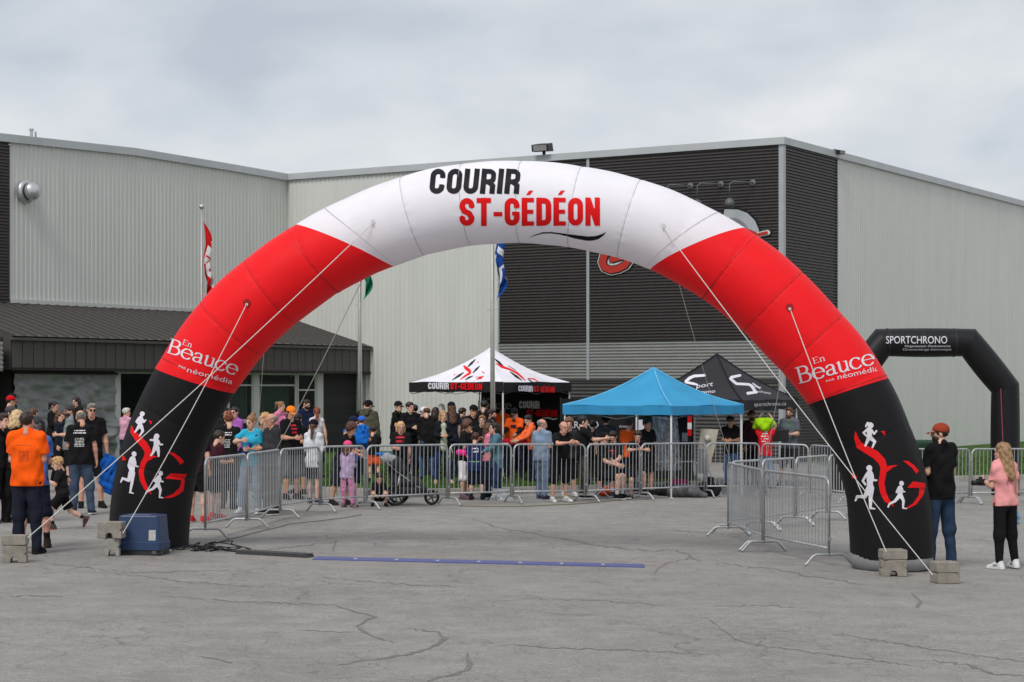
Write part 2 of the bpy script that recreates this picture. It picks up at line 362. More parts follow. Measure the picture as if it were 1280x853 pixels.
# ================================================================== THE SETTING
# ------------------------------------------------------------------ asphalt lot
def asphalt_mat():
    m = bpy.data.materials.new('asphalt'); m.use_nodes = True; t = m.node_tree; n = t.nodes.new; l = t.links.new
    b = t.nodes['Principled BSDF']; b.inputs['Roughness'].default_value = .9; b.inputs['Specular IOR Level'].default_value = .25
    tc = n('ShaderNodeTexCoord')
    def noise(s, d=5, r=.6, stretch=None, dist=0):
        src = tc.outputs['Object']
        if stretch: mp = n('ShaderNodeMapping'); mp.inputs['Scale'].default_value = stretch; l(src, mp.inputs[0]); src = mp.outputs[0]
        x = n('ShaderNodeTexNoise'); x.inputs['Scale'].default_value = s; x.inputs['Detail'].default_value = d; x.inputs['Roughness'].default_value = r
        x.inputs['Distortion'].default_value = dist; l(src, x.inputs[0]); return x.outputs[0]
    def ramp(f, p0, c0, p1, c1):
        r = n('ShaderNodeValToRGB'); l(f, r.inputs[0]); r.color_ramp.elements[0].position = p0; r.color_ramp.elements[1].position = p1
        r.color_ramp.elements[0].color = (*c0, 1); r.color_ramp.elements[1].color = (*c1, 1); return r.outputs[0]
    def mix(mode, f, a, c):
        x = n('ShaderNodeMix'); x.data_type = 'RGBA'; x.blend_type = mode
        if isinstance(f, float): x.inputs[0].default_value = f
        else: l(f, x.inputs[0])
        l(a, x.inputs[6]); l(c, x.inputs[7]); return x.outputs[2]
    base = ramp(noise(.35, 6, .62, (1, .6, 1)), .3, (.258, .246, .232), .7, (.328, .315, .299))
    base = mix('MULTIPLY', .85, base, ramp(noise(2.3, 6, .65), .3, (.80, .80, .80), .65, (1.06, 1.05, 1.03)))
    base = mix('MULTIPLY', .35, base, ramp(noise(.9, 5, .6, (.5, 1.2, 1), .6), .35, (.86, .85, .84), .62, (1.05, 1.05, 1.05)))
    base = mix('MULTIPLY', .8, base, ramp(noise(13, 4, .7), .3, (.82, .82, .82), .7, (1.12, 1.12, 1.12)))
    base = mix('MULTIPLY', .9, base, ramp(noise(60, 3, .75), .25, (.45, .45, .45), .75, (1.42, 1.42, 1.42)))
    # fine craze of cracks, only in worn patches
    wob = n('ShaderNodeTexNoise'); wob.inputs['Scale'].default_value = 1.4; wob.inputs['Detail'].default_value = 6; l(tc.outputs['Object'], wob.inputs[0])
    av = n('ShaderNodeVectorMath'); av.operation = 'SCALE'; l(wob.outputs[1], av.inputs[0]); av.inputs['Scale'].default_value = .9
    ad = n('ShaderNodeVectorMath'); l(tc.outputs['Object'], ad.inputs[0]); l(av.outputs[0], ad.inputs[1])
    for sc, wd, dk, msc, m0, m1 in ((.62, .010, .84, .16, .46, .56), (1.7, .016, .86, .22, .48, .58), (4.0, .03, .87, .3, .48, .60)):
        vo = n('ShaderNodeTexVoronoi'); vo.feature = 'DISTANCE_TO_EDGE'; vo.inputs['Scale'].default_value = sc; l(ad.outputs[0], vo.inputs[0])
        ck = ramp(vo.outputs['Distance'], wd * .35, (dk * .82,) * 3, wd, (1, 1, 1))
        mk = ramp(noise(msc, 4, .6), m0, (0, 0, 0), m1, (1, 1, 1))
        base = mix('MULTIPLY', mk, base, ck)
    # dark stones and pale grit
    vs = n('ShaderNodeTexVoronoi'); vs.inputs['Scale'].default_value = 3.2; l(tc.outputs['Object'], vs.inputs[0])
    base = mix('MULTIPLY', 1.0, base, ramp(vs.outputs['Distance'], .03, (.5, .48, .46), .045, (1, 1, 1)))
    vs = n('ShaderNodeTexVoronoi'); vs.inputs['Scale'].default_value = 9; l(tc.outputs['Object'], vs.inputs[0])
    base = mix('MULTIPLY', 1.0, base, ramp(vs.outputs['Distance'], .035, (1.35, 1.35, 1.35), .05, (1, 1, 1)))
    l(base, b.inputs['Base Color'])
    bp = n('ShaderNodeBump'); bp.inputs['Strength'].default_value = .5; bp.inputs['Distance'].default_value = .008
    l(noise(90, 4, .7), bp.inputs['Height']); l(bp.outputs[0], b.inputs['Normal']); return m
ASPHALT = asphalt_mat()
xs = np.r_[-300, -120, -60, -40, np.arange(-26, 27, 1.0), 40, 60, 120, 300]; ys = np.r_[-60, -20, 0, np.arange(6, 70, 1.0), 80, 100, 140, 220, 400]
X, Y = np.meshgrid(xs, ys, indexing='ij'); ny = len(ys)
I, J = np.meshgrid(np.arange(len(xs) - 1), np.arange(ny - 1), indexing='ij'); I = I.ravel(); J = J.ravel()
ground = structure(link('ground', np_mesh('ground', np.stack([X, Y, zg(X, Y)], -1).reshape(-1, 3),
          np.stack([I * ny + J, (I + 1) * ny + J, (I + 1) * ny + J + 1, I * ny + J + 1], 1), ASPHALT)))
CRACK = mat((.172, .161, .150), .95, .25, 20)
def crack(pts, w=.028):
    w = w * .85
    P = []
    rr = random.Random(int(pts[0][0] * 7 + pts[0][1]))
    for i in range(len(pts) - 1):
        a, b = pts[i], pts[i + 1]; n = max(2, int(abs(b[0] - a[0]) / 6) + 1)
        for k in range(n):
            t = k / n; P.append((a[0] + (b[0] - a[0]) * t + rr.uniform(-1.5, 1.5), a[1] + (b[1] - a[1]) * t + rr.uniform(-1.3, 1.3)))
    P.append(pts[-1]); vs = []; m = len(P)
    for i, p in enumerate(P):
        g = G(*p); g2 = G(*P[min(i + 1, m - 1)]) - G(*P[max(i - 1, 0)]); d = Vector((g2.y, -g2.x, 0)).normalized()
        ww = w * (.35 + .65 * math.sin(math.pi * (i + .4) / m)) * rr.uniform(.3, 1.4)
        for s in (-1, 1):
            q = g + d * ww * s; vs.append((q.x, q.y, float(zg(q.x, q.y)) + .003))
    MB().add(vs, [(2 * i, 2 * i + 1, 2 * i + 3, 2 * i + 2) for i in range(m - 1)]).obj('crack', CRACK, ground)
for c, w in (([(588, 648), (628, 661), (698, 673), (755, 683), (797, 688), (848, 689), (877, 703)], .05),
          ([(420, 757), (441, 764), (469, 771), (445, 783), (466, 795), (492, 804)], .03),
          ([(511, 786), (548, 790), (558, 799), (534, 813), (487, 822), (422, 832)], .032), ([(584, 816), (588, 830), (581, 839), (534, 852)], .034),
          ([(623, 806), (703, 811), (800, 814), (900, 819)], .022), ([(880, 771), (924, 802), (983, 812), (1067, 823), (1161, 835)], .02),
          ([(1042, 793), (1105, 802), (1192, 816), (1290, 829)], .024), ([(1164, 826), (1208, 831), (1242, 843), (1290, 846)], .03),
          ([(895, 704), (974, 713), (1020, 722), (1082, 731)], .03), ([(0, 747), (30, 745), (78, 746)], .025), ([(250, 821), (289, 829)], .02),
          ([(371, 788), (453, 791)], .02), ([(800, 660), (900, 668), (1010, 667)], .02), ([(330, 688), (372, 683), (421, 677), (416, 690)], .03),
          ([(862, 697), (828, 706), (818, 719)], .03), ([(140, 717), (240, 728), (330, 735)], .02), ([(60, 705), (170, 716), (300, 713)], .018),
          ([(400, 722), (520, 732), (610, 735)], .018), ([(640, 748), (760, 752), (850, 758)], .016), ([(1140, 742), (1152, 752), (1146, 760)], .03),
          ([(880, 757), (960, 757), (1010, 761)], .016), ([(200, 745), (300, 752), (420, 757)], .02)): crack(c, w)

# ------------------------------------------------------------------ lawn and kerb in front of the building
def grass_mat():
    return mat((.052, .098, .020), .95, .5, 3.5, .6, 90, spec=.1)
GRASS = grass_mat(); KERB = mat((.30, .28, .25), .9, .2, 5, .3, 40)
LAWN_Z = .13
kpx = [(-150, 586), (0, 592), (135, 600), (330, 614), (480, 621), (590, 619), (700, 616), (832, 612)]
kern = [G(*p) for p in kpx]
back = [Vector((5.2, 58, 0)), Vector((-4.5, 66, 0)), Vector((-25, 52, 0))]
def lawn_sheet(name, front, backp):
    m = MB(); n = len(front)
    f = [(p.x, p.y, float(zg(p.x, p.y)) + LAWN_Z) for p in front]; b = [(p.x, p.y, float(zg(p.x, p.y)) + LAWN_Z) for p in backp]
    m.add(f + b, [tuple(range(len(f) + len(b)))]); return structure(m.obj(name, GRASS))
def resamp(P, n):
    d = [0]
    for i in range(1, len(P)): d.append(d[-1] + (P[i] - P[i - 1]).length)
    out = []
    for k in range(n):
        s = d[-1] * k / (n - 1); i = max(j for j in range(len(d)) if d[j] <= s + 1e-6); i = min(i, len(P) - 2)
        out.append(P[i].lerp(P[i + 1], (s - d[i]) / (d[i + 1] - d[i])))
    return out
front = resamp(kern + [Vector((4.6, 47.2, 0))], 40)
def fan_lawn(name, fr, bk):                 # strip between two polylines
    n = len(fr); m = MB(); K_ = 10; vs = []
    for i in range(n):
        for k in range(K_ + 1):
            p = fr[i].lerp(bk[i], k / K_); vs.append((p.x, p.y, float(zg(p.x, p.y)) + LAWN_Z))
    m.add(vs, [(i * (K_ + 1) + k, (i + 1) * (K_ + 1) + k, (i + 1) * (K_ + 1) + k + 1, i * (K_ + 1) + k + 1) for i in range(n - 1) for k in range(K_)])
    return structure(m.obj(name, GRASS, smooth=True))
lawn = fan_lawn('lawn', front, resamp([Vector((-27, 60, 0)), Vector((-6, 72, 0)), Vector((5.5, 62, 0))], 40))
rfront = resamp([G(1040, 606), G(1150, 603), G(1300, 600), G(1420, 597)], 14)
lawn2 = fan_lawn('lawn', rfront, resamp([Vector((10.5, 63.3, 0)), Vector((17, 73.8, 0)), Vector((30, 94, 0))], 14))
def on_lawn(x, y):
    for fr in (front, rfront):
        for i in range(len(fr) - 1):
            a, b = fr[i], fr[i + 1]
            if min(a.x, b.x) <= x <= max(a.x, b.x):
                return y > a.y + (b.y - a.y) * (x - a.x) / (b.x - a.x + 1e-9)
    return False
def base_z(x, y): return float(zg(x, y)) + (LAWN_Z if on_lawn(x, y) else 0)
def kerb_run(fr, parent):
    for i in range(len(fr) - 1):           # separate concrete lengths with thin joints
        a, b = fr[i], fr[i + 1]; t = (b - a).normalized(); nrm = Vector((t.y, -t.x, 0)); nrm = nrm if nrm.y < 0 else -nrm
        a2, b2 = a + t * .012, b - t * .012; q = []
        for off, z in ((0, -.1), (.16, -.1)):
            pass
        c = lambda p, o, z: (p.x + nrm.x * o, p.y + nrm.y * o, float(zg(p.x, p.y)) + z)
        MB().hexa([c(a2, .17, -.05), c(b2, .17, -.05), c(b2, -.01, -.05), c(a2, -.01, -.05)],
                  [c(a2, .14, .15), c(b2, .14, .15), c(b2, -.01, .155), c(a2, -.01, .155)]).obj('kerb_stone', KERB, parent)
kerb_run(front, lawn); kerb_run(rfront, lawn2)
bv = []; bf = []
for i in range(38000):
    x, y = (random.uniform(-14, 4.2), random.uniform(41.8, 56)) if i < 28000 else (random.uniform(9, 16.5), random.uniform(49, 62))
    if not on_lawn(x, y): continue
    z = base_z(x, y); a = random.uniform(0, 6.28); w = random.uniform(.008, .02); hgt = random.uniform(.03, .085); lx, ly = random.uniform(-.03, .03), random.uniform(-.03, .03)
    o = len(bv); bv += [(x - w * math.cos(a), y - w * math.sin(a), z), (x + w * math.cos(a), y + w * math.sin(a), z), (x + lx, y + ly, z + hgt)]; bf.append((o, o + 1, o + 2))
gme = bpy.data.meshes.new('grass'); gme.from_pydata(bv, [], bf); gme.materials.append(mat((.060, .115, .022), .9, .4, 2.5, spec=.15))
go = link('grass', gme); go['kind'] = 'stuff'; go['label'] = 'short green grass blades on the lawn behind the barriers'

# ------------------------------------------------------------------ the arena building
TH = R(32.0); cT, sT = math.cos(TH), math.sin(TH); C0 = Vector((8.37, 60, 0)); TOP = 10.1
arena = thing('arena_building', 'large grey metal-clad arena hall with dark ribbed corner and low entrance wing', 'building', C0, -TH)
def yloc(px, xl):                           # local y where column px meets the plane x = xl
    k = (px - 640) / F; bx, by = C0.x + xl * cT, C0.y - xl * sT
    return (k * by - bx) / (sT - k * cT)
def xloc(px, yl=0):
    k = (px - 640) / F; bx, by = C0.x + yl * sT, C0.y + yl * cT
    return (k * by - bx) / (cT + k * sT)
def depth(xl, yl): return C0.y - xl * sT + yl * cT
def zpx(py, xl, yl): return H + (HZ - py) / F * depth(xl, yl)
LIGHT = mat((.61, .615, .58), .5, .05, 1.6, metal=.1, spec=.4, stretch=(1, 1, .15))
DARK = mat((.056, .048, .047), .5, .10, 3, spec=.4); BAND = mat((.33, .33, .32), .45, .06, 2, metal=.2, spec=.4)
TRIM = mat((.40, .42, .44), .4, .06, 3, metal=.3, spec=.4); CAP = mat((.46, .48, .49), .45, .08, .8, metal=.2, spec=.4)
CHAR = mat((.040, .037, .036), .6, .10, 5, spec=.3); CHAR2 = mat((.082, .075, .071), .55, .08, 4, spec=.35)
def clad(name, p0, p1, out, z0, z1, period, dep, kind, material):
    """ribbed metal sheet from p0 to p1 (local x,y), facing `out`"""
    p0, p1, out = Vector(p0), Vector(p1), Vector(out); ln = (p1 - p0).length; d = (p1 - p0) / ln; m = MB(); z1f = z1 if callable(z1) else (lambda s: z1)
    span = ln if kind == 'v' else z1f(0) - z0; k = int(round(span / period)); per = span / k; prof = []
    for i in range(k): prof += [(i * per, 0), (i * per + .34 * per, 0), (i * per + .46 * per, dep), (i * per + .88 * per, dep)]
    prof.append((span, 0)); vs = []
    for s, o in prof:
        for e in (0, 1):
            if kind == 'v': q = p0 + d * s + out * o; vs.append((q.x, q.y, z0 if e == 0 else z1f(s)))
            else: q = p0 + d * (ln * e) + out * o; vs.append((q.x, q.y, z0 + s))
    fs = [(2 * i, 2 * i + 2, 2 * i + 3, 2 * i + 1) for i in range(len(prof) - 1)]
    return m.add(vs, fs).obj(name, material, arena)
XD = xloc(624); XT = xloc(736); YD = yloc(1045, 0); WT = TOP - .22
clad('facade_cladding', (-19.5, 0), (XD, 0), (0, -1), -.3, WT, .19, .021, 'v', LIGHT)
for a, b in ((XD + .03, XT - .05), (XT + .05, -.10)):
    clad('dark_cladding', (a, 0), (b, 0), (0, -1), 3.86, WT, .098, .05, 'h', DARK)
    clad('light_band', (a, 0), (b, 0), (0, -1), 2.62, 3.83, .098, .05, 'h', BAND)
clad('dark_cladding', (XD + .03, 0), (-.10, 0), (0, -1), -.6, 2.58, .12, .05, 'h', mat((.09, .088, .086), .5, .1, 3, spec=.4))
clad('dark_cladding', (0, .12), (0, YD), (1, 0), -.6, WT, .098, .05, 'h', DARK)
clad('side_cladding', (0, YD + .02), (0, 70), (1, 0), -1, WT, .19, .021, 'v', LIGHT)
clad('wing_cladding', (-19.5, yloc(12, -19.5)), (-19.5, 0), (1, 0), 4.4, lambda s: WT + .13 * math.sin(max(0, min(1, (s + .5) / 14)) * 3.0) - .05 * (s < 3), .19, .019, 'v', LIGHT)
clad('dark_cladding', (-19.5, -26), (-19.5, yloc(12, -19.5) - .03), (1, 0), 4.4, WT - .06, .098, .05, 'h', DARK)
MB().box(XT - .05, -.07, 2.6, XT + .05, .0, WT).obj('panel_joint', TRIM, arena)
MB().box(-.10, -.06, -.6, .06, .12, WT).obj('corner_trim', TRIM, arena)
MB().box(-.02, YD - .03, -.6, .05, YD + .02, WT).obj('panel_joint', CHAR, arena)
MB().box(XD - .03, -.05, -.3, XD + .03, 0, WT).obj('panel_joint', TRIM, arena)
MB().box(XD, -.07, 2.56, -.1, 0.0, 2.62).box(XD, -.06, 3.83, -.1, 0.0, 3.86).obj('flashing', CHAR, arena)
MB().box(-19.5, -.12, WT, .12, .2, TOP).obj('roof_cap', CAP, arena)
MB().box(-.2, .2, WT, .12, 70, TOP).obj('roof_cap', CAP, arena)
m = MB(); ws = [(-26, 9.93), (-14, 10.03), (-8, 10.2), (-4, 10.16), (-.12, TOP)]
for (a, za), (b, zb) in zip(ws[:-1], ws[1:]):
    m.hexa([(-19.7, a, za - .24), (-19.36, a, za - .24), (-19.36, b, zb - .24), (-19.7, b, zb - .24)], [(-19.7, a, za), (-19.36, a, za), (-19.36, b, zb), (-19.7, b, zb)])
m.obj('roof_cap', CAP, arena)
MB().box(-19.4, .03, -1, -.05, 69, 9.8).box(-48, -25.9, -1, -19.56, 69, 9.75).obj('hall_core', CHAR, arena)
MB().box(-19.47, yloc(12, -19.5), 4.93, -19.40, -.05, 5.05).obj('base_flashing', mat((.55, .55, .53), .5, .05), arena)
# entrance wing with standing-seam roof
XE, XW, YE = -15.75, -16.35, -16.9; ZE, ZR, ZF = 3.78, 4.86, 2.86
NP = 41; dy = -YE / NP
rp = MB().hexa([(-19.45, .008, ZR), (XE - .12, .008, ZE - .03), (XE - .12, dy - .008, ZE - .03), (-19.45, dy - .008, ZR)],
               [(-19.45, .008, ZR + .05), (XE + .10, .008, ZE + .02), (XE + .10, dy - .008, ZE + .02), (-19.45, dy - .008, ZR + .05)])
rp.hexa([(-19.45, 0, ZR + .05), (XE + .10, 0, ZE + .02), (XE + .10, .035, ZE + .02), (-19.45, .035, ZR + .05)],
        [(-19.45, .004, ZR + .11), (XE + .10, .004, ZE + .08), (XE + .10, .031, ZE + .08), (-19.45, .031, ZR + .11)])
rme = rp.mesh('roof_panel', CHAR2)
fme = MB().box(XE - .02, .012, ZF + .06, XE, dy - .012, ZE - .10).mesh('fascia_panel', CHAR2)
for i in range(NP):
    link('roof_panel', rme, arena, (0, YE + i * dy, 0)); link('fascia_panel', fme, arena, (0, YE + i * dy, 0))
MB().box(XE - .05, YE, ZF, XE - .02, 0, ZE - .06).box(XE - .05, YE, ZF - .02, XE + .03, 0, ZF + .055).obj('fascia_backing', mat((.022, .02, .02), .6), arena)
MB().box(XE - .04, YE - .05, ZE - .10, XE + .13, .0, ZE - .02).obj('gutter', CHAR2, arena)
MB().add([(-19.45, YE - .02, ZF), (XE, YE - .02, ZF), (XE, YE - .02, ZE), (-19.45, YE - .02, ZR)], [(0, 1, 2, 3)]).obj('gable_end', CHAR2, arena)
MB().box(-19.5, YE, ZF + .02, XE - .06, 0, ZF + .05).obj('soffit', CHAR, arena)
BRICK = bpy.data.materials.new('dark_brick'); BRICK.use_nodes = True
t = BRICK.node_tree; b = t.nodes['Principled BSDF']; b.inputs['Roughness'].default_value = .85
tcn = t.nodes.new('ShaderNodeTexCoord'); mp = t.nodes.new('ShaderNodeMapping'); mp.inputs['Rotation'].default_value = (R(90), 0, R(90)); br = t.nodes.new('ShaderNodeTexBrick')
br.inputs['Color1'].default_value = (.020, .020, .022, 1); br.inputs['Color2'].default_value = (.032, .031, .033, 1); br.inputs['Mortar'].default_value = (.055, .055, .055, 1)
br.inputs['Scale'].default_value = 4.6; br.inputs['Mortar Size'].default_value = .012; br.inputs['Brick Width'].default_value = 1.1; br.inputs['Row Height'].default_value = .34
t.links.new(tcn.outputs['Object'], mp.inputs[0]); t.links.new(mp.outputs[0], br.inputs[0]); t.links.new(br.outputs[0], b.inputs['Base Color'])
yl = lambda px: yloc(px, XW)
def wing_wall(pa, pb, z0, z1, name='wing_wall', material=BRICK): return MB().box(-19.4, yl(pa), z0, XW, yl(pb), z1).obj(name, material, arena)
wing_wall(403, 460, -.3, ZF); wing_wall(12, 142, -.3, ZF, 'wing_wall', CHAR); wing_wall(148, 395, -.3, 1.25)
MB().box(XW - 2.5, yl(148), -.2, XW - 2.4, yl(395), ZF).obj('room_back_wall', mat((.05, .055, .052), .9), arena)
FRAME = mat((.62, .62, .61), .4, .05)
for pa, pb in ((142, 147.5), (316, 322), (395, 402.5), (461, 466), (236, 240)):
    MB().box(XW - .12, yl(pa), -.3, XW + .06, yl(pb), ZF).obj('door_post', FRAME, arena)
GLASS = bpy.data.materials.new('window_glass'); GLASS.use_nodes = True
t = GLASS.node_tree; b = t.nodes['Principled BSDF']; b.inputs['Base Color'].default_value = (.03, .04, .04, 1); b.inputs['Roughness'].default_value = .06
tr = t.nodes.new('ShaderNodeBsdfTransparent'); tr.inputs[0].default_value = (.62, .70, .67, 1); ms = t.nodes.new('ShaderNodeMixShader'); ms.inputs[0].default_value = .42
nz = t.nodes.new('ShaderNodeTexNoise'); nz.inputs['Scale'].default_value = 1.3; mr = t.nodes.new('ShaderNodeMapRange'); mr.inputs[3].default_value = .16; mr.inputs[4].default_value = .28
t.links.new(nz.outputs[0], mr.inputs[0]); t.links.new(mr.outputs[0], ms.inputs[0])
t.links.new(tr.outputs[0], ms.inputs[1]); t.links.new(b.outputs[0], ms.inputs[2]); t.links.new(ms.outputs[0], t.nodes['Material Output'].inputs[0])
BLIND = mat((.42, .47, .44), .8, .12, 3)
def window(pa, pb, z0, z1, mull=(), rails=(), blinds=True):
    a, b_ = yl(pa), yl(pb); w = thing_part = link('window', None, arena)
    f = MB().box(XW - .05, a, z0, XW + .03, a + .07, z1).box(XW - .05, b_ - .07, z0, XW + .03, b_, z1).box(XW - .05, a + .07, z0, XW + .03, b_ - .07, z0 + .07).box(XW - .05, a + .07, z1 - .06, XW + .03, b_ - .07, z1)
    for r in rails: f.box(XW - .045, a + .07, r, XW + .025, b_ - .07, r + .05)
    for pm in mull: f.box(XW - .05, yl(pm) - .05, z0 + .07, XW + .028, yl(pm) + .05, z1 - .06)
    f.obj('frame', FRAME, w); MB().box(XW - .03, a + .07, z0 + .07, XW - .015, b_ - .07, z1 - .06).obj('pane', GLASS, w)
    MB().box(XW - .02, a - .03, z0 - .05, XW + .09, b_ + .03, z0).obj('sill', FRAME, w)
    if blinds:
        s = a + .10
        while s < b_ - .2:
            MB().box(XW - .16, s, z0 + .05, XW - .15, s + .13, z1 - .3).obj('blind_slat', BLIND, w); s += .145
window(148, 205, .55, ZF - .02, (), (), False); window(206, 316, 1.25, ZF - .02, (240, 285), (ZF - .45,)); window(322, 370, 1.25, ZF - .02, (), (ZF - .45,)); window(371, 395, 1.25, ZF - .02, (), (2.25,), False)
# grey tarpaulin hung under the wing roof
ta, tb = yl(12.5), yl(141); n, mz = 120, 60; vs = []
for i in range(n + 1):
    for k in range(mz + 1):
        u, v = i / n, k / mz; y = ta + (tb - ta) * u; z = ZF - .06 - (ZF - .12) * v
        sagw = .05 * math.sin(5 * v + 3 * math.sin(4 * u)) + .05 * math.sin(11 * (v + .5 * abs(u - .45)) + 5 * u) + .03 * math.sin(23 * u + 17 * v) + .035 * math.sin(37 * u - 31 * v + 3 * math.sin(9 * u)) + .03 * math.sin(26 * v + 19 * u + 2 * math.sin(7 * v))
        for fq, fo, am in ((3.1, .4 * u + .06 * math.sin(9 * u), .07), (5.3, -.9 * u + .3, .05), (7.9, 1.6 * u, .04)): sagw += am * max(0, 1 - abs(((v * fq + fo) % 1) - .5) * 9)
        vs.append((XW + .14 + sagw * 1.6 * (.35 + .65 * v), y, z - .07 * math.sin(math.pi * u) * (1 - v)))
tarp = MB().add(vs, [(i * (mz + 1) + k, (i + 1) * (mz + 1) + k, (i + 1) * (mz + 1) + k + 1, i * (mz + 1) + k + 1) for i in range(n) for k in range(mz)]).mesh('tarpaulin', mat((.27, .275, .28), .5, .14, 3, .4, 9, spec=.4), True)
tp = thing('tarpaulin', 'wrinkled grey tarpaulin sheet closing the left bay of the low entrance wing', 'tarpaulin', C0, -TH); link('sheet', tarp, tp)
MB().box(XW + .10, ta, ZF - .12, XW + .22, tb, ZF - .05).obj('batten', CHAR, tp)
# small pale-sided porch at the far left
MB().box(-19.4, -21.5, 2.8, XE + .05, -17.25, 3.75).obj('porch_core', CHAR, arena)
clad('porch_siding', (XE + .06, -21.5), (XE + .06, -17.3), (1, 0), 2.82, 3.62, .14, .03, 'h', BAND)
MB().box(-19.4, -21.5, -.3, -16.6, -17.4, 2.8).obj('porch_wall', mat((.02, .018, .018), .8), arena)
# roof-edge floodlights, vent hood, chimney pipe, sign lamps, team sign
def world_b(xl, yl_, z): return Vector((C0.x + xl * cT + yl_ * sT, C0.y - xl * sT + yl_ * cT, z))
def floodlight(xl, y_, label, rz, sc=1, dz=0):
    o = thing('floodlight', label, 'floodlight', world_b(xl, y_, TOP + dz), -TH + rz); o.scale = (sc,) * 3
    MB().box(-.05, -.02, 0, .05, .02, .12).obj('bracket', CHAR, o)
    h = MB().hexa([(-.3, -.32, .08), (.3, -.32, .08), (.3, .1, .12), (-.3, .1, .12)], [(-.3, -.38, .30), (.3, -.38, .30), (.26, .1, .40), (-.26, .1, .40)]).obj('housing', BLACK_PL, o)
    MB().hexa([(-.24, -.345, .10), (.24, -.345, .10), (.24, -.33, .10), (-.24, -.33, .10)], [(-.24, -.39, .28), (.24, -.39, .28), (.24, -.37, .28), (-.24, -.37, .28)]).obj('lens', mat((.3, .3, .29), .15, .2, 12), o)
floodlight(xloc(681), -.05, 'black floodlight on the roof edge above the white part of the arch', R(8))
floodlight(.1, yloc(1043, 0), 'small floodlight on the roof edge where dark cladding meets pale side wall', R(80), .55, -.16)
vy = yloc(29, -19.5); vz = zpx(240, -19.5, vy)
o = thing('vent_hood', 'round silver exhaust vent high on the left grey wall', 'vent', world_b(-19.42, vy, vz), -TH)
ALU = mat((.55, .56, .57), .35, .15, 6, metal=.6)
MB().lathe([(.0, 0), (.36, 0), (.36, .10), (.30, .16), (.22, .16)], 24, axis='x').obj('collar', ALU, o, True)
MB().lathe([(.2, .10), (.27, .18), (.27, .22), (.18, .22)], 24, axis='x').obj('louvre_ring', CHAR, o, True)
MB().lathe([(.27, .26), (.29, .3), (.27, .40), (.18, .48), (.08, .52), (0, .525)], 24, axis='x').obj('dome', ALU, o, True)
py_ = yloc(68, -19.5)
o = thing('roof_vent', 'thin pale vent pipe sticking up over the left roof edge', 'vent pipe', world_b(-20.5, py_, TOP), -TH)
MB().tube([(0, 0, -.2), (0, 0, .42)], .05, 10).obj('pipe', ALU, o); MB().tube([(0, 0, .36), (0, 0, .40)], .08, 10).obj('cap', ALU, o); MB().tube([(0, .18, -.2), (0, .18, .34)], .03, 8).obj('mast', ALU, o)
LAMP = mat((.12, .125, .13), .5, .1, 8)
for k, (bx, by, lab) in enumerate(((846, 234, 'sign lamp on the dark facade nearest the arch, its globe behind the tube'), (884, 232, 'middle sign lamp with grey globe on a bent pipe'), (924, 230, 'rightmost sign lamp with grey globe, nearest the corner trim'))):
    x0 = xloc(bx + 1.5); z0 = zpx(by, x0, 0); x1 = xloc(bx + 18)
    o = thing('sign_lamp', lab, 'wall lamp', world_b(x1, -.02, z0), -TH, 'lamps over the team sign')
    MB().lathe([(0, 0), (.11, 0), (.11, -.05), (.09, -.07), (0, -.07)], 14, axis='y').obj('wall_plate', LAMP, o, True)
    MB().tube([(0, -.05, 0), (0, -.2, 0), (x0 - x1 + .1, -.7, 0), (x0 - x1, -.75, -.06), (x0 - x1, -.75, -.5)], .022, 8).obj('arm', LAMP, o, True)
    MB().lathe([(0, -.50), (.06, -.51), (.13, -.58), (.165, -.66), (.165, -.72), (.12, -.80), (0, -.82)], 18, (x0 - x1, -.75, 0)).obj('globe', mat((.10, .105, .11), .4), o, True)
def on_facade(lift): return lambda X, Y: np.array([world_b(x, -lift, 0).to_tuple()[:2] + (zpx(y, x, 0),) for x, y in ((xloc(a), b) for a, b in zip(X, Y))])
o = thing('team_sign', 'red, white and silver lettered team sign half hidden behind the arch', 'sign')
WHT = mat((.62, .62, .62), .5, .06); BLK = mat((.012, .012, .013), .5); SGR = mat((.42, .03, .02), .5, .06); SIL = mat((.40, .42, .44), .4, .1); SIL2 = mat((.22, .23, .25), .4, .1)
e_path = [(790, 322), (783, 332), (775, 336), (766, 338), (758, 335), (755, 328), (758, 318), (766, 310), (776, 308), (785, 312), (782, 320), (768, 324)]
for nm, w, l_, m_ in (('letter_shadow', 8.2, .05, BLK), ('letter_outline', 6.6, .08, WHT), ('letter_rim', 5.4, .10, BLK), ('letter_face', 4.2, .12, SGR)):
    decal(nm, chain(e_path, w), .5, on_facade(l_), m_, o)
dome_pts = [(907, 262), (924, 262.5), (936, 267), (945, 276), (950, 288), (950, 296), (900, 296), (904, 280)]
decal('crest_back', [('p', [(905, 260), (925, 260), (938, 265), (947, 275), (953, 290), (953, 298), (898, 298)])], .6, on_facade(.05), BLK, o)
decal('crest', [('p', dome_pts)], .5, on_facade(.08), SIL, o)
decal('crest_inner', [('p', [(906, 273), (922, 273), (932, 279), (938, 288), (938, 296), (902, 296)])], .5, on_facade(.11), SIL2, o)
decal('stick_back', chain([(925, 300), (962, 291)], 4.5), .5, on_facade(.05), BLK, o); decal('stick_outline', chain([(925, 300), (961, 291)], 3.2), .5, on_facade(.09), WHT, o); decal('stick', chain([(925, 300), (960, 291.3)], 1.9), .4, on_facade(.12), SGR, o)
decal('swash', [('p', [(925, 284), (938, 287), (948, 291), (948, 300), (925, 300)])], .5, on_facade(.13), SGR, o)

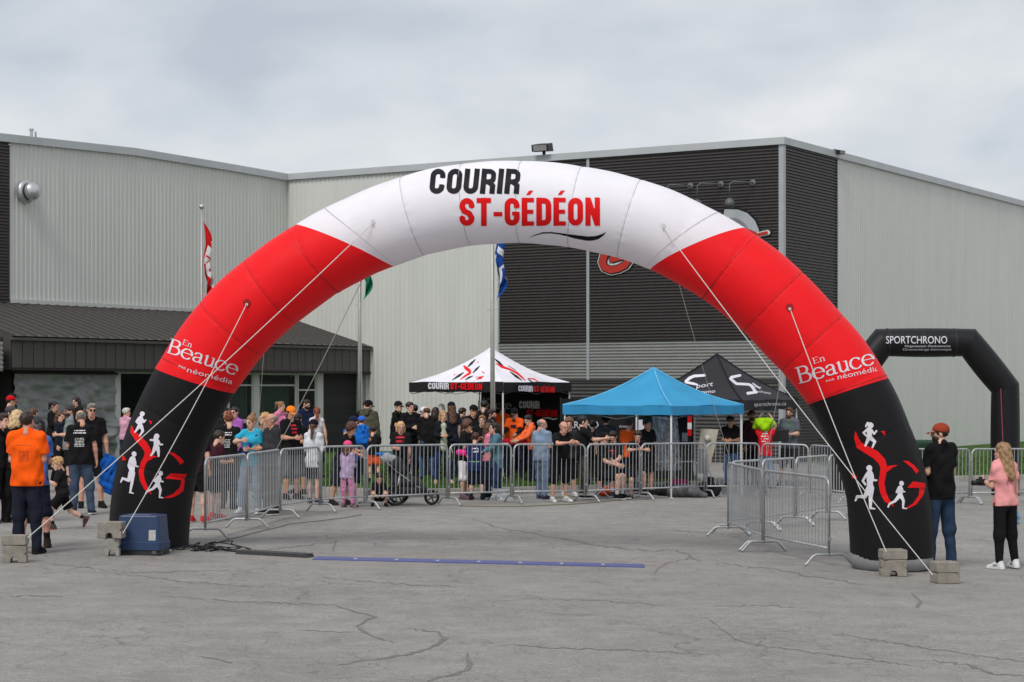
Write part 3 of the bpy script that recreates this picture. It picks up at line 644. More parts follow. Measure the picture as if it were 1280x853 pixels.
# ================================================================== PEOPLE: builder
def nv(v): v = np.array(v, float); return v / np.linalg.norm(v)
ARMS = {'down': ((.14, .03, -1), (.04, -.16, -1)), 'fold': ((.16, -.22, -1), (-.9, -.5, .12)), 'front': ((.12, -.08, -1), (-.42, -.85, .0)),
        'phone': ((.06, -.32, -1), (-.3, -.75, .65)), 'pocket': ((.34, .18, -1), (-.28, -.3, -1)), 'hips': ((.55, .25, -.9), (-.75, -.3, -.5)),
        'lean': ((.18, -.75, -.62), (-.22, -1, .12)), 'up': ((.35, -.5, .8), (-.45, -.25, .9)), 'runf': ((.12, -.35, -.9), (-.1, -.8, .55)),
        'runb': ((.22, .75, -.65), (0, -.75, -.5)), 'reach': ((.1, -.5, -.8), (-.1, -.9, -.35)), 'chin': ((.1, -.55, -.75), (-.35, -.4, .8)),
        'back': ((.2, .25, -1), (-.1, .05, -1)), 'camera': ((.12, -.2, -1), (-.25, -.8, .18)), 'rest': ((.3, -.75, -.5), (-.7, -.62, .1)), 'lap': ((.12, -.35, -.9), (-.25, -.8, -.3)),
        'side': ((.25, .0, -1), (.12, -.1, -1))}
LEGS = {'stand': (((.05, -.01, -1), (.03, .03, -1)), ((.05, -.01, -1), (.03, .03, -1))), 'wide': (((.14, -.02, -1), (.06, .04, -1)), ((.14, -.02, -1), (.06, .04, -1))),
        'step': (((.05, -.18, -1), (.02, .02, -1)), ((.05, .10, -1), (.03, .22, -1))), 'run': (((.02, -.62, -.8), (0, .12, -1)), ((.05, .38, -.9), (0, .85, -.45))),
        'sit': (((.14, -1, -.08), (.02, .06, -1)), ((.14, -1, -.08), (.02, .10, -1))), 'squat': (((.35, -.85, .38), (-.05, .45, -.9)), ((.35, -.85, .38), (-.05, .45, -.9))),
        'perch': (((.12, -.8, -.6), (.02, .02, -1)), ((.12, -.35, -.95), (.02, .2, -1))), 'hang': (((.3, -.75, -.5), (.0, .15, -1)), ((.3, -.75, -.5), (0, .15, -1))),
        'contra': (((.03, .0, -1), (.02, .02, -1)), ((.15, -.1, -1), (.08, .10, -1)))}
SKIN = {'fair': srgb(212, 166, 144), 'tan': srgb(194, 144, 118), 'ruddy': srgb(204, 150, 128), 'pale': srgb(230, 192, 174)}
def skin_mat(s): return mat(SKIN[s], .55, .09, 22, .12, 60, spec=.35, key='skin')
def hair_mat(c): return mat(c, .5, .35, 40, .6, 90, spec=.4, stretch=(1, 1, .25), key='hair')
BROWN, DKBR, BLACKH, BLOND, GREYH, REDH, WHITEH, LTBR = srgb(88, 58, 40), srgb(48, 34, 27), srgb(26, 22, 21), srgb(190, 150, 100), srgb(125, 118, 112), srgb(122, 58, 34), srgb(190, 186, 180), srgb(136, 100, 68)
BLK_, NAVY, JEAN, LJEAN, DJEAN = srgb(24, 23, 25), srgb(28, 32, 48), srgb(60, 82, 112), srgb(120, 142, 168), srgb(30, 36, 52)
EYE = MB()
for mi, (prof) in enumerate(([(0, -.0125), (.006, -.0118), (.0108, -.006), (.0125, 0), (.0105, .0065), (.0068, .0105)], [(.0068, .0105), (.004, .0121), (0, .0126)])):
    EYE.lathe([(r, -z) for r, z in prof], 10, axis='y', mi=mi)
EYE_ME = EYE.mesh('eye', [mat((.42, .38, .35), .3, .05), mat((.03, .02, .015), .2, .1)], True)
MOUTH_ME = MB().lathe([(0, -.021), (.004, -.017), (.0072, 0), (.004, .017), (0, .021)], 8, axis='x').mesh('mouth', mat(srgb(150, 82, 76), .5, .1), True)
BROW_ME = MB().tube([(-.016, .002, -.003), (-.006, -.003, .002), (.007, -.003, .002), (.017, .003, -.003)], [.002, .0038, .0038, .002], 6).mesh('eyebrow', mat(srgb(60, 44, 34), .8), True)
GL = MB()
for s in (-1, 1):
    GL.lathe([(0, 0), (.020, 0), (.0205, -.003), (0, -.003)], 10, (s * .031, -.103, .006), axis='y'); GL.tube([(s * .052, -.10, .010), (s * .076, -.06, .012), (s * .078, .02, .006)], .0022, 5)
GL.tube([(-.012, -.105, .010), (.012, -.105, .010)], .0025, 5)
SPECS = MB()
for s in (-1, 1):
    SPECS.tube([(s * .031 + .019 * math.cos(a), -.104, .005 + .015 * math.sin(a)) for a in np.linspace(0, 6.2832, 14, endpoint=False)], .0017, 5, True); SPECS.tube([(s * .050, -.10, .010), (s * .076, -.06, .012), (s * .078, .02, .006)], .0018, 5)
SPECS.tube([(-.012, -.105, .008), (.012, -.105, .008)], .0017, 5)
SPECS_ME = SPECS.mesh('spectacles', mat((.03, .03, .032), .3, .1))
GLASSES_ME = GL.mesh('glasses', mat((.015, .015, .017), .2, .1), False)

def frame_mesh(parts, mats_, name, mi=None):
    V = []; Q = []; o = 0; M = []
    for i, (v, q) in enumerate(parts):
        V.append(v); Q.append(q + o); o += len(v)
    return np_mesh(name, np.concatenate(V), np.concatenate(Q), mats_, mi)
def person(px, hy, Y, label, face=0, h=None, top=(BLK_, 'short'), bot=(DJEAN, 'long'), shoe=BLK_, sole=None, hair=('short', DKBR), cap=None, skin='fair', arms=('down', 'down'), legs=None,
           lean=None, turn=None, nod=None, girth=1.0, sex='m', near=False, beard=None, glasses=False, sock=None, base=None, group='people at the race', hem=.075, jacket=None, dz=0, prints=None, coat=None, roll=None):
    rp = random.Random(int(px * 31 + hy)); legs = legs or rp.choice(('stand', 'contra', 'contra', 'step', 'wide')); lean = rp.uniform(-3, 5) if lean is None else lean
    turn = rp.uniform(-22, 22) if turn is None else turn; nod = rp.uniform(0, 14) if nod is None else nod; roll = rp.uniform(-6, 6) if roll is None else roll
    xw = (px - 640) / F * Y; zb = base_z(xw, Y) + dz if base is None else base
    if h is None: h = (H + (HZ - hy) / F * Y) - zb
    k = h / 1.75; HH = .238 * k ** .45; hs = HH / .232; seed = int(px * 13 + hy * 7) % 9999
    girth = girth * (.93 if sex == 'f' else 1.0)
    # --- skeleton, facing -y
    th, sh, an = .245 * h, .232 * h, .046 * h; hipw = .088 * k * (1.06 if sex == 'f' else 1)
    LG = LEGS[legs]; J = []
    for s, (a, b) in zip((1, -1), LG):
        hp = np.array((s * hipw, 0, -.02 * k)); a = nv((a[0] * s, a[1], a[2])); b = nv((b[0] * s, b[1], b[2]))
        kn = hp + a * th; ak = kn + b * sh; J.append([hp, kn, ak, b])
    low = min(j[2][2] for j in J); P = np.array((0, 0, an - low))
    ft = [j[2].copy() for j in J]; cxy = (np.mean([f[:2] for f in ft], axis=0) if legs not in ('sit', 'hang') else np.zeros(2)); P[:2] -= cxy * (.8 if legs in ('run', 'step') else 1)
    for j in J:
        for q in range(3): j[q] = j[q] + P
    la = R(lean); U = np.array((0, -math.sin(la), math.cos(la))); Fw = np.array((0, -math.cos(la), -math.sin(la))); Lx = np.array((1., 0, 0))
    tl = h * .475 - HH * .93; Nk = P + U * tl
    swd = .164 * k * (.90 if sex == 'f' else 1) * (1 + .25 * (girth - 1))
    A = []
    for s, nm in zip((1, -1), arms):
        a, b = ARMS[nm]; S = Nk - U * .082 * k + Lx * s * swd
        a = nv((a[0] * s, a[1], a[2])); b = nv((b[0] * s, b[1], b[2]))
        if lean > 15 and nm in ('down', 'front'): a = nv(a + np.array((0, -.2, 0)))
        el = S + a * .162 * h; wr = el + b * .146 * h; A.append((S, el, wr, b, s))
    g = girth * k
    # --- torso fields
    def torso(inf, loose=0):
        p = []
        for s in (1, -1):
            pe = P + Lx * s * .062 * k * (1.1 if sex == 'f' else 1) + U * .02 * k; wa = P + U * .19 * k + Lx * s * .048 * k * girth; ch = P + U * (tl * .64) + Lx * s * .068 * k
            wr_ = (.088 if sex == 'f' else .100) * g + inf + loose
            p += [K(pe, wa, .106 * g + inf + loose * .6, wr_), K(wa, ch, wr_, .100 * g + inf)]
            p.append(K(ch, Nk - U * .10 * k + Lx * s * swd * .74, .092 * g + inf, .056 * k + inf))
            if sex == 'f': p.append(K(P + U * tl * .66 + Lx * s * .065 * k + Fw * .075 * k, P + U * tl * .62 + Lx * s * .065 * k + Fw * .08 * k, .062 * g + inf * .6))
        if girth > 1.08: p.append(K(P + U * .12 * k + Fw * .07 * k, P + U * .25 * k + Fw * .065 * k, .105 * g + inf, .10 * g + inf))
        p.append(K(Nk - U * .088 * k + Lx * swd * .92, Nk - U * .088 * k - Lx * swd * .92, .050 * k + inf))
        for s in (1, -1): p.append(K(Nk + U * .0 * k - Fw * .01 * k, Nk - U * .078 * k + Lx * s * swd * .85, .044 * k + inf * .6, .046 * k + inf))
        return p
    av = .016 if near else .028
    body = torso(0)
    Hc = Nk + nv(U + np.array((0, -.12, .5))) * HH * .50 + np.array((0, -.012 * k, 0))
    body.append(K(Nk - U * .05 * k, Hc + np.array((0, .012, -.05)) * hs, .054 * k, .050 * hs))
    for S, el, wr, b, s in A: body += [K(S, el, .050 * g, .040 * k), K(el, el + (wr - el) * .3, .041 * k, .042 * k), K(el + (wr - el) * .3, wr, .042 * k, .027 * k)]
    lk = .80 if bot[1] not in ('shorts', 'knee') else 1.0
    for hp, kn, ak, b in J:
        fwd = nv((b[0] * .2 + (.12 if hp[0] > 0 else -.12), -1, 0)); body += [K(hp, kn, .082 * g * lk, .056 * k * lk), K(kn, kn + (ak - kn) * .35 + np.array((0, .012 * k * lk ** 3, 0)), .054 * k * lk, .056 * k * lk), K(kn + (ak - kn) * .35, ak, .055 * k * lk, .036 * k), K(ak, ak + fwd * .08 * k + np.array((0, 0, -.03 * k)), .034 * k, .022 * k)]
    parts = [surf(body, av, .026)]
    # --- head
    hv = .006 if near else .0115
    hd = [EL((0, .014, .036), (.076, .094, .084)), EL((0, -.018, -.035), (.060, .074, .084)), K((-.02, -.062, -.094), (.02, -.062, -.094), .024), K((0, -.092, .016), (0, -.106, -.024), .008, .0145),
          K((-.034, -.082, .030), (.034, -.082, .030), .011), K((-.018, -.088, -.060), (.018, -.088, -.060), .009), EL((.077, .012, -.006), (.010, .020, .031)), EL((-.077, .012, -.006), (.010, .020, .031)), K((0, .02, -.05), (0, .04, -.14), .050, .050)]
    hV, hQ = surf(hd, hv, .016, subs=[EL((.031, -.102, .006), (.017, .016, .010)), EL((-.031, -.102, .006), (.017, .016, .010))])
    MH = Matrix.Translation(Vector(Hc)) @ Matrix.Rotation(R(turn), 4, 'Z') @ Matrix.Rotation(R(nod + lean * .45), 4, 'X') @ Matrix.Rotation(R(roll), 4, 'Y') @ Matrix.Scale(hs, 4); MHn = np.array(MH)
    tf = lambda v: v @ MHn[:3, :3].T + MHn[:3, 3]
    parts.append((tf(hV), hQ))
    # --- hands: palm, four fingers of different length, thumb from the side
    for S, el, wr, b, s in A:
        d = b; t0 = np.array((0, -1., 0)) * abs(d[2]) + np.array((0, 0, 1.)) * (1 - abs(d[2])); t_ = nv(t0 - d * d.dot(t0)); n_ = nv(np.cross(d, t_)); n_ = n_ if n_[0] * s < 0 else -n_
        hk = k ** .8; q = []; cu = .55
        q += [K(wr, wr + d * .03 * hk, .025 * hk, .026 * hk), K(wr + d * .035 * hk + t_ * .020 * hk, wr + d * .075 * hk + t_ * .024 * hk, .015 * hk), K(wr + d * .035 * hk - t_ * .018 * hk, wr + d * .072 * hk - t_ * .024 * hk, .015 * hk), K(wr + d * .03 * hk, wr + d * .08 * hk, .017 * hk)]
        for i, ln in enumerate((.072, .080, .074, .058)):
            o_ = wr + d * .080 * hk + t_ * (.030 - .020 * i) * hk; d1 = nv(d + n_ * cu * .7); d2 = nv(d * .5 + n_ * cu * 1.6); m_ = o_ + d1 * ln * .5 * hk
            q += [K(o_, m_, .0098 * hk, .0090 * hk), K(m_, m_ + d2 * ln * .5 * hk, .0090 * hk, .0078 * hk)]
        o_ = wr + d * .028 * hk + t_ * .024 * hk; m_ = o_ + nv(d * .7 + t_ * .8 + n_ * .3) * .04 * hk; q += [K(o_, m_, .014 * hk, .011 * hk), K(m_, m_ + nv(d + t_ * .25 + n_ * .4) * .032 * hk, .011 * hk, .009 * hk)]
        parts.append(surf(q, .005 if near else .0095, .006))
    me = frame_mesh(parts, skin_mat(skin), 'person')
    ob = link('person', me, None, (xw, Y, zb), (0, 0, R(face))); tag(ob, label, 'person', group)
    # --- clothes
    cv = .012 if near else .0205
    tc_, sl = top[0], top[1]; tm = top[2] if len(top) > 2 else fabric(tc_)
    loose = .012 if sex == 'm' else .003
    sp_ = torso(.017, loose) + [K(P + U * .02 * k + Lx * .052 * k, P - U * (hem + .03) * k + Lx * .074 * k, .108 * g + .017, .112 * g + .020), K(P + U * .02 * k - Lx * .052 * k, P - U * (hem + .03) * k - Lx * .074 * k, .108 * g + .017, .112 * g + .020)]
    if sl != 'none':
        for S, el, wr, b, s in A:
            if sl == 'long': sp_ += [K(S, el, .060 * g + .012, .050 * k + .010), K(el, wr - b * .01, .050 * k + .010, .036 * k + .008, True)]
            else: sp_ += [K(S, S + (el - S) * .74, .062 * g + .012, .058 * g + .016, True)]
    hemc = P - U * hem * k
    cuts = [(U[0], U[1], U[2], float(U @ hemc)), (-U[0], -U[1], -U[2], float(-(U @ (Nk + U * .05 * k))))]
    shirt_V = surf(sp_, cv, .03, cuts=cuts, subs=[K(Nk + U * .004 * k + Fw * .022, Nk + U * .3 * k + Fw * .05, .055 * k)], noise=.0105 if near else .007, seed=seed, nf=24 / max(k, .6))
    shirt = link('shirt' if sl != 'long' else 'jacket', frame_mesh([shirt_V], tm, 'shirt'), ob)
    if sl == 'long' and top[-1] == 'hood': link('hood', frame_mesh([surf([K(Nk + U * .01 - Fw * .05 + Lx * .05, Nk + U * .01 - Fw * .05 - Lx * .05, .05 * k), K(Nk - U * .08 - Fw * .09, Nk - Fw * .06, .06 * k, .05 * k), K(Nk + Lx * .075 * k, Nk + Lx * .04 * k - Fw * .06, .035 * k), K(Nk - Lx * .075 * k, Nk - Lx * .04 * k - Fw * .06, .035 * k)], cv, .03, subs=[K(Nk - U * .1, Nk + U * .2 + Fw * .02, .055 * k)])], tm, 'hood'), ob)
    bc, bl = bot[0], bot[1]; bm = bot[2] if len(bot) > 2 else fabric(bc); pp = []
    for s in (1, -1): pp += [K(P + U * .13 * k + Lx * s * .05 * k, P + Lx * s * .062 * k - U * .02 * k, .096 * g + .010, .106 * g + .010)]
    ex = .014 if bl == 'tight' else .018; ft_ = {'shorts': .86, 'knee': 1.12}.get(bl)
    for hp, kn, ak, b in J:
        if ft_ is None: pp += [K(hp, kn, .086 * g + ex, .066 * k + ex), K(kn - b * .02, kn + b * .03, .066 * k + ex), K(kn, ak + b * (.03 if bl != 'tight' else .0), .060 * k + ex, (.044 if bl != 'tight' else .037) * k + ex, True)]
        elif ft_ < 1: pp += [K(hp, hp + (kn - hp) * ft_, .090 * g + .016, .078 * g + .026, True)]
        else: pp += [K(hp, kn, .090 * g + .016, .070 * g + .022), K(kn, kn + (ak - kn) * .12, .072 * g + .022, .072 * g + .022, True)]
    link('trousers' if ft_ is None else 'shorts', frame_mesh([surf(pp, cv, .028, cuts=[(-U[0], -U[1], -U[2], float(-(U @ (P + U * .11 * k))))], noise=.006 if bl != 'tight' else .001, seed=seed + 5, nf=22 / max(k, .6))], bm, 'trousers'), ob)
    shm = [fabric(shoe) if sum(shoe) < .3 else mat(shoe, .6, .06), mat(sole or shoe, .6, .08)]
    for hp, kn, ak, b in J:
        if sock: link('sock', frame_mesh([surf([K(ak + (kn - ak) * .42, ak, .046 * k, .042 * k)], cv * .8, .01, cuts=[(*( -(kn - ak) / np.linalg.norm(kn - ak)), float(-((ak + (kn - ak) * .36) @ ((kn - ak) / np.linalg.norm(kn - ak)))))])], fabric(sock), 'sock'), ob)
        up = nv(-b * 1.0) if abs(b[1]) > .5 else np.array((0, 0, 1.)); fw = nv(np.array(((.22 if hp[0] > 0 else -.22), -1, 0)) - up * np.dot(np.array((0, -1, 0)), up)); z0 = ak - up * an; kk = k ** .85
        sV, sQ = surf([K(z0 + up * .045 * kk - fw * .035 * kk, z0 + up * .03 * kk + fw * .10 * kk, .044 * kk, .036 * kk), K(z0 + up * .028 * kk + fw * .06 * kk, z0 + up * .026 * kk + fw * .165 * kk, .044 * kk, .036 * kk), K(z0 + up * .05 * kk - fw * .025 * kk, z0 + up * .118 * kk - fw * .004 * kk, .048 * kk, .050 * kk, True), K(z0 + up * .082 * kk + fw * .01 * kk, z0 + up * .045 * kk + fw * .11 * kk, .050 * kk, .040 * kk), K(z0 + up * .012 - fw * .045 * kk, z0 + up * .012 + fw * .17 * kk, .044 * kk)],
                      .009 if near else .017, .012, cuts=[(*up, float(up @ z0) + .003)])
        mi = (((sV[sQ].mean(1) - z0) @ up) < .026 * kk).astype(np.int32)
        link('shoe', np_mesh('shoe', sV, sQ, shm, mi), ob)
    # --- hair, cap, face
    ht, hc = hair; HM = hair_mat(hc); hp_ = [EL((0, .020, .040), (.086, .104, .092))]; cut = [(0, .80, .60, -.026)]; sub = []
    lng = sex == 'f'
    if ht == 'bald': hp_ = [EL((0, .020, .030), (.083, .102, .082))]; cut = [(0, .80, .60, -.0), (0, .25, -1, -.052)]
    if ht == 'short': hp_.append(EL((0, -.02, .085), (.066, .075, .046))); cut.append((0, .25, 1, -.062))
    if ht == 'curly': hp_ += [EL((0, .015, .06), (.105, .115, .095)), EL((.06, .03, 0), (.05, .07, .07)), EL((-.06, .03, 0), (.05, .07, .07))]
    if ht in ('tail', 'bun', 'longtail'): cut.append((0, .35, 1, -.070))
    if ht == 'tail': hp_ += [K((0, .10, .07), (0, .155, .055), .028, .034), K((0, .155, .055), (0, .165, -.08), .036, .018)]; cut[-1] = (0, 1, .4, -.075)
    if ht == 'longtail': hp_ += [K((0, .10, .02), (0, .15, -.02), .030, .036), K((0, .15, -.02), (0, .165, -.33), .042, .020)]; cut[-1] = (0, 1, .35, -.085)
    if ht == 'bun': hp_ += [EL((0, .075, .125), (.046, .046, .042))]
    if ht in ('long', 'bob'):
        b_ = -.13 if ht == 'bob' else -.34
        hp_ += [K((.068, .03, .0), (.075, .035, b_), .036, .034), K((-.068, .03, .0), (-.075, .035, b_), .036, .034), K((0, .07, 0), (0, .09, b_ - .02), .066, .056), K((.04, .06, 0), (.045, .075, b_), .05, .046), K((-.04, .06, 0), (-.045, .075, b_), .05, .046)]
        cut = []; sub = [EL((0, -.105, -.035), (.066, .105, .105)), EL((0, -.10, -.2), (.10, .10, .14))]
    if cap and 'visor' not in cap: cut = cut + [(0, -.12, -1, -.046)] if ht not in ('long', 'bob') else [(0, -.12, -1, -.046)]
    hr = surf(hp_, .007 if near else .012, .02, cuts=cut, subs=sub, noise=.0055, seed=seed, nf=70)
    if ht != 'none' and len(hr[0]): link('hair', frame_mesh([(tf(hr[0]), hr[1])], HM, 'hair'), ob)
    if cap:
        cc = cap[0]; bk = 1 if 'back' in cap else -1; CM = fabric(cc)
        dome = surf([EL((0, .016, .050), (.093, .110, .090))], .007 if near else .010, .01, cuts=[(0, .12, 1, .030)]) if 'visor' not in cap else surf([EL((0, .016, .045), (.095, .113, .06))], .008, .01, cuts=[(0, .1, 1, .025), (0, -.1, -1, -.062)])
        ybr = bk * .09; br = surf([K((-.045, ybr, .040), (.045, ybr, .040), .030), K((-.035, bk * .150, .030), (.035, bk * .150, .030), .030)], .006 if near else .009, .02, cuts=[(0, -bk * .22, -1, -.048 - .0), (0, bk * .22, 1, .032 - .0)]) if True else None
        co = link('cap', frame_mesh([(tf(dome[0]), dome[1])], CM, 'cap'), ob)
        if len(br[0]): link('brim', frame_mesh([(tf(br[0]), br[1])], CM, 'brim'), co)
    if beard is not None:
        bv_ = surf([EL((0, -.030, -.062), (.066, .074, .068))], .0075, .01, cuts=[(0, -.6, -.35, .022)], subs=[EL((0, -.105, -.058), (.024, .03, .010)), EL((0, -.09, .02), (.06, .05, .055))])
        if len(bv_[0]): link('beard', frame_mesh([(tf(bv_[0]), bv_[1])], hair_mat(beard), 'beard'), ob)
    lf = (face + turn) % 360
    if lf < 125 or lf > 235:
        for s in (1, -1):
            for nm, m_, p_ in (('eye', EYE_ME, (s * .031, -.0865, .006)), ('eyebrow', BROW_ME, (s * .032, -.094, .029))):
                o_ = link(nm, m_, ob); o_.matrix_local = MH @ Matrix.Translation(p_)
        o_ = link('mouth', MOUTH_ME, ob); o_.matrix_local = MH @ Matrix.Translation((0, -.0955, -.060))
    if glasses: o_ = link('glasses', SPECS_ME if glasses == 'clear' else GLASSES_ME, ob); o_.matrix_local = MH
    if prints:                              # rows of small print laid on the shirt
        bv = BVHTree.FromPolygons([tuple(v) for v in shirt_V[0]], [tuple(q) for q in shirt_V[1]])
        for side, zc, rows, col, wmax, rh in prints:
            c = P + U * tl * zc; dd = Fw * side; m_ = MB(); rr = random.Random(seed)
            for r_ in range(rows):
                wl = wmax * rr.uniform(.72, 1.0); x = -wl / 2; zt = (rows / 2 - r_) * rh * 2.1
                while x < wl / 2:
                    cw = min(rr.uniform(.012, .05) * max(1, rh / .012), wl / 2 - x + .004); pts = []
                    for ax_, az_ in ((x, zt), (x + cw, zt), (x + cw, zt + rh), (x, zt + rh)):
                        o0 = c + Lx * ax_ * side * -1 + U * az_ + dd * .6; hit = bv.ray_cast(Vector(o0), Vector(-dd))
                        if hit[0] is None: break
                        pts.append(tuple(np.array(hit[0]) + dd * .004))
                    if len(pts) == 4: m_.add(pts, [(0, 1, 2, 3)])
                    x += cw + rr.uniform(.006, .014)
            if m_.v: m_.obj('shirt_print', mat(col, .7, .05), shirt)
    ob['h'] = h; person.skel = dict(P=P, Nk=Nk, A=A, J=J, k=k, ob=ob, MH=MH, h=h, U=U, tl=tl)
    return ob
def sub_bag(ob, name, prims, vox, m, k=.02, **kw): return link(name, frame_mesh([surf(prims, vox, k, **kw)], m, name), ob)

# ================================================================== THE BIG INFLATABLE ARCH
ARC = [(186, 700, 48.5), (187.9, 644.3, 49.3), (196.2, 589.1, 49.6), (212.9, 536, 49.6), (237.9, 486.2, 50), (267.7, 439.2, 50.6), (303, 396.1, 51), (345.1, 359.5, 50.8), (390.5, 327.2, 50.2), (439.4, 300.4, 50.2), (490.9, 279.1, 50.8), (544.2, 262.9, 51.3), (599.3, 254.6, 51.2),
       (655, 252.7, 51), (710.6, 257.4, 51), (765.4, 268, 50.8), (818.7, 284.3, 50.6), (868.8, 308.4, 50.8), (916.5, 337.4, 51.6), (960.2, 371.9, 51.9), (998.8, 412.1, 51.8), (1036.1, 453.6, 51.5), (1066.6, 500.2, 50.8), (1089.6, 550.9, 50.6), (1106.9, 603.9, 51), (1113.1, 659.3, 51), (1115, 714, 51)]
AL = Vector(((187 - 640) / F * 27.55, 27.55, 0)); AR = Vector(((1114 - 640) / F * 26.2, 26.2, 0)); aE = (AR - AL).normalized(); aN = Vector((aE.y, -aE.x, 0))
eE, eN, aO = np.array(aE), np.array(aN), np.array(AL); CAMP = np.array((0, 0, H))
def ray(px, py): return np.stack([(px - 640) / F, np.ones_like(px), (HZ - py) / F], -1)
def on_plane(px, py, off=0.):               # picture column/row -> plane of the arch, `off` metres towards the viewer
    d = ray(np.asarray(px, float), np.asarray(py, float)); t = ((aO + 0 - CAMP) @ eN + off) / (d @ eN); return CAMP + d * t[..., None]
a_ = np.array(ARC, float); pw = on_plane(a_[:, 0], a_[:, 1]); cs = np.stack([(pw - aO) @ eE, pw[:, 2]], 1); rad = a_[:, 2] / F * pw[:, 1]
def catmull(P, n=14):
    P = np.asarray(P); out = []; Pp = np.vstack([2 * P[0] - P[1], P, 2 * P[-1] - P[-2]])
    for i in range(1, len(Pp) - 2):
        for t in np.linspace(0, 1, n, endpoint=False):
            p0, p1, p2, p3 = Pp[i - 1:i + 3]; out.append(.5 * (2 * p1 + (p2 - p0) * t + (2 * p0 - 5 * p1 + 4 * p2 - p3) * t * t + (3 * p1 - p0 - 3 * p2 + p3) * t ** 3))
    out.append(P[-1]); return np.array(out)
dn = catmull(np.c_[cs, rad]); sl_ = np.r_[0, np.cumsum(np.hypot(*np.diff(dn[:, :2], axis=0).T))]; SL = sl_[-1]
SM = np.linspace(0, SL, 600); CX, CZ, CR = (np.interp(SM, sl_, dn[:, i]) for i in range(3))
for _ in range(30): CX[1:-1] = (CX[:-2] + 2 * CX[1:-1] + CX[2:]) / 4; CZ[1:-1] = (CZ[:-2] + 2 * CZ[1:-1] + CZ[2:]) / 4
TX, TZ = np.gradient(CX, SM), np.gradient(CZ, SM); tn = np.hypot(TX, TZ); TX /= tn; TZ /= tn
def s_of(x, z):                             # nearest place along the centre line, and signed distance (outer side +)
    d2 = (x[:, None] - CX) ** 2 + (z[:, None] - CZ) ** 2; j = d2.argmin(1); ds = (x - CX[j]) * TX[j] + (z - CZ[j]) * TZ[j]; b = -(x - CX[j]) * TZ[j] + (z - CZ[j]) * TX[j]
    return SM[j] + ds, b, j
def bulge(s, seams):
    d = np.abs(s[:, None] - seams[None]).min(1); return -.006 * np.exp(-(d / .03) ** 2) + .006 * (1 - np.exp(-(d / .25) ** 2))
q = on_plane([651.], [253.]); s0 = s_of((q - aO) @ eE, q[:, 2])[0][0]; SP = .765
SEAM = np.array([s0 + i * SP for i in range(-9, 10) if .35 < s0 + i * SP < SL - .35])
def arch_map(lift=.006):
    def f(px, py):
        off = np.full(len(px), .3)
        for _ in range(5):
            w = on_plane(px, py, off); s, b, j = s_of((w - aO) @ eE, w[:, 2]); r = CR[j] + bulge(s, SEAM); off = np.sqrt(np.maximum(r * r - b * b, .0004)) + lift
        return on_plane(px, py, off) - np.array(arch.location)
    return f
arch = thing('inflatable_arch', 'tall white, red and black inflatable race arch with red and black lettering', 'inflatable arch', ((AL + AR) / 2).to_tuple())
def vinyl(c, r=.5): return mat(c, r, .05, 1.5, .3, 5, spec=.18)
def thin(m, c, f=.28):                      # light glows through the thin nylon
    t = m.node_tree; b = t.nodes['Principled BSDF']; tl = t.nodes.new('ShaderNodeBsdfTranslucent'); tl.inputs[0].default_value = (*c, 1); ms = t.nodes.new('ShaderNodeMixShader'); ms.inputs[0].default_value = f
    t.links.new(b.outputs[0], ms.inputs[1]); t.links.new(tl.outputs[0], ms.inputs[2]); t.links.new(ms.outputs[0], t.nodes['Material Output'].inputs[0]); return m
A_WHITE, A_RED, A_BLACK = vinyl((.91, .89, .94)), vinyl((.92, .013, .018)), vinyl((.0085, .0075, .0085), .55)
thin(A_WHITE, (.91, .89, .94), .20); thin(A_RED, (.92, .013, .018), .14)
def pxs(p): q = on_plane([p[0]], [p[1]]); s, b, j = s_of((q - aO) @ eE, q[:, 2]); return s[0], b[0]
BND = []
for o_, i_ in (((197, 460), (292, 492)), ((371, 281), (484, 328)), ((927, 287), (812, 338)), ((1110, 473), (1012, 505))):
    so, bo = pxs(o_); si, bi = pxs(i_); BND.append(((so * -bi + si * bo) / (bo - bi), (so - si) / (bo - bi)))
def shear(s): return sum(k * max(0, 1 - abs(s - b) / .62) for b, k in BND)
NPH = 112; PH = np.linspace(0, 2 * np.pi, NPH, endpoint=False)
def ring(s, extra=0.):
    b0 = np.interp(s, SM, CR) * np.cos(PH); ss = s + shear(s) * b0; x, z, r, tx, tz = (np.interp(ss, SM, v) for v in (CX, CZ, CR, TX, TZ))
    ext = np.where(ss < 0, ss, np.where(ss > SL, ss - SL, 0)); x = x + ext * tx; z = z + ext * tz
    dd_ = np.abs(ss[:, None] - SEAM[None]).min(1); r = r + bulge(ss, SEAM) + extra + (0 if extra else 1) * .0035 * np.cos(PH * 27 + 3 * np.sin(5 * PH + s)) * np.exp(-(dd_ / .07) ** 2) + .006 * np.sin(3 * PH + 1.3 * s) * np.exp(-np.minimum(s, SL - s) / .5) + .004 * np.sin(9 * PH + 40 * s) * np.exp(-np.minimum(s, SL - s) / .25); nx, nz = -tz, tx; cb, sb = r * np.cos(PH), r * np.sin(PH)
    return aO + (x + cb * nx)[:, None] * eE + sb[:, None] * eN + np.stack([0 * x, 0 * x, z + cb * nz], 1) - np.array(arch.location)
def sleeve(name, sa, sb, m, cap0=False, cap1=False):
    ss = np.unique(np.r_[np.linspace(sa, sb, max(3, int((sb - sa) / .05))), np.clip(np.concatenate([SEAM + d for d in (-.05, -.025, 0, .025, .05)]), sa, sb)]); V = np.concatenate([ring(s) for s in ss]); n = len(ss)
    I, J = np.meshgrid(np.arange(n - 1), np.arange(NPH), indexing='ij'); I, J = I.ravel(), J.ravel(); J2 = (J + 1) % NPH
    return link(name, np_mesh(name, V, np.stack([I * NPH + J, (I + 1) * NPH + J, (I + 1) * NPH + J2, I * NPH + J2], 1), m), arch)
b0, b1, b2, b3 = [b for b, _ in BND]
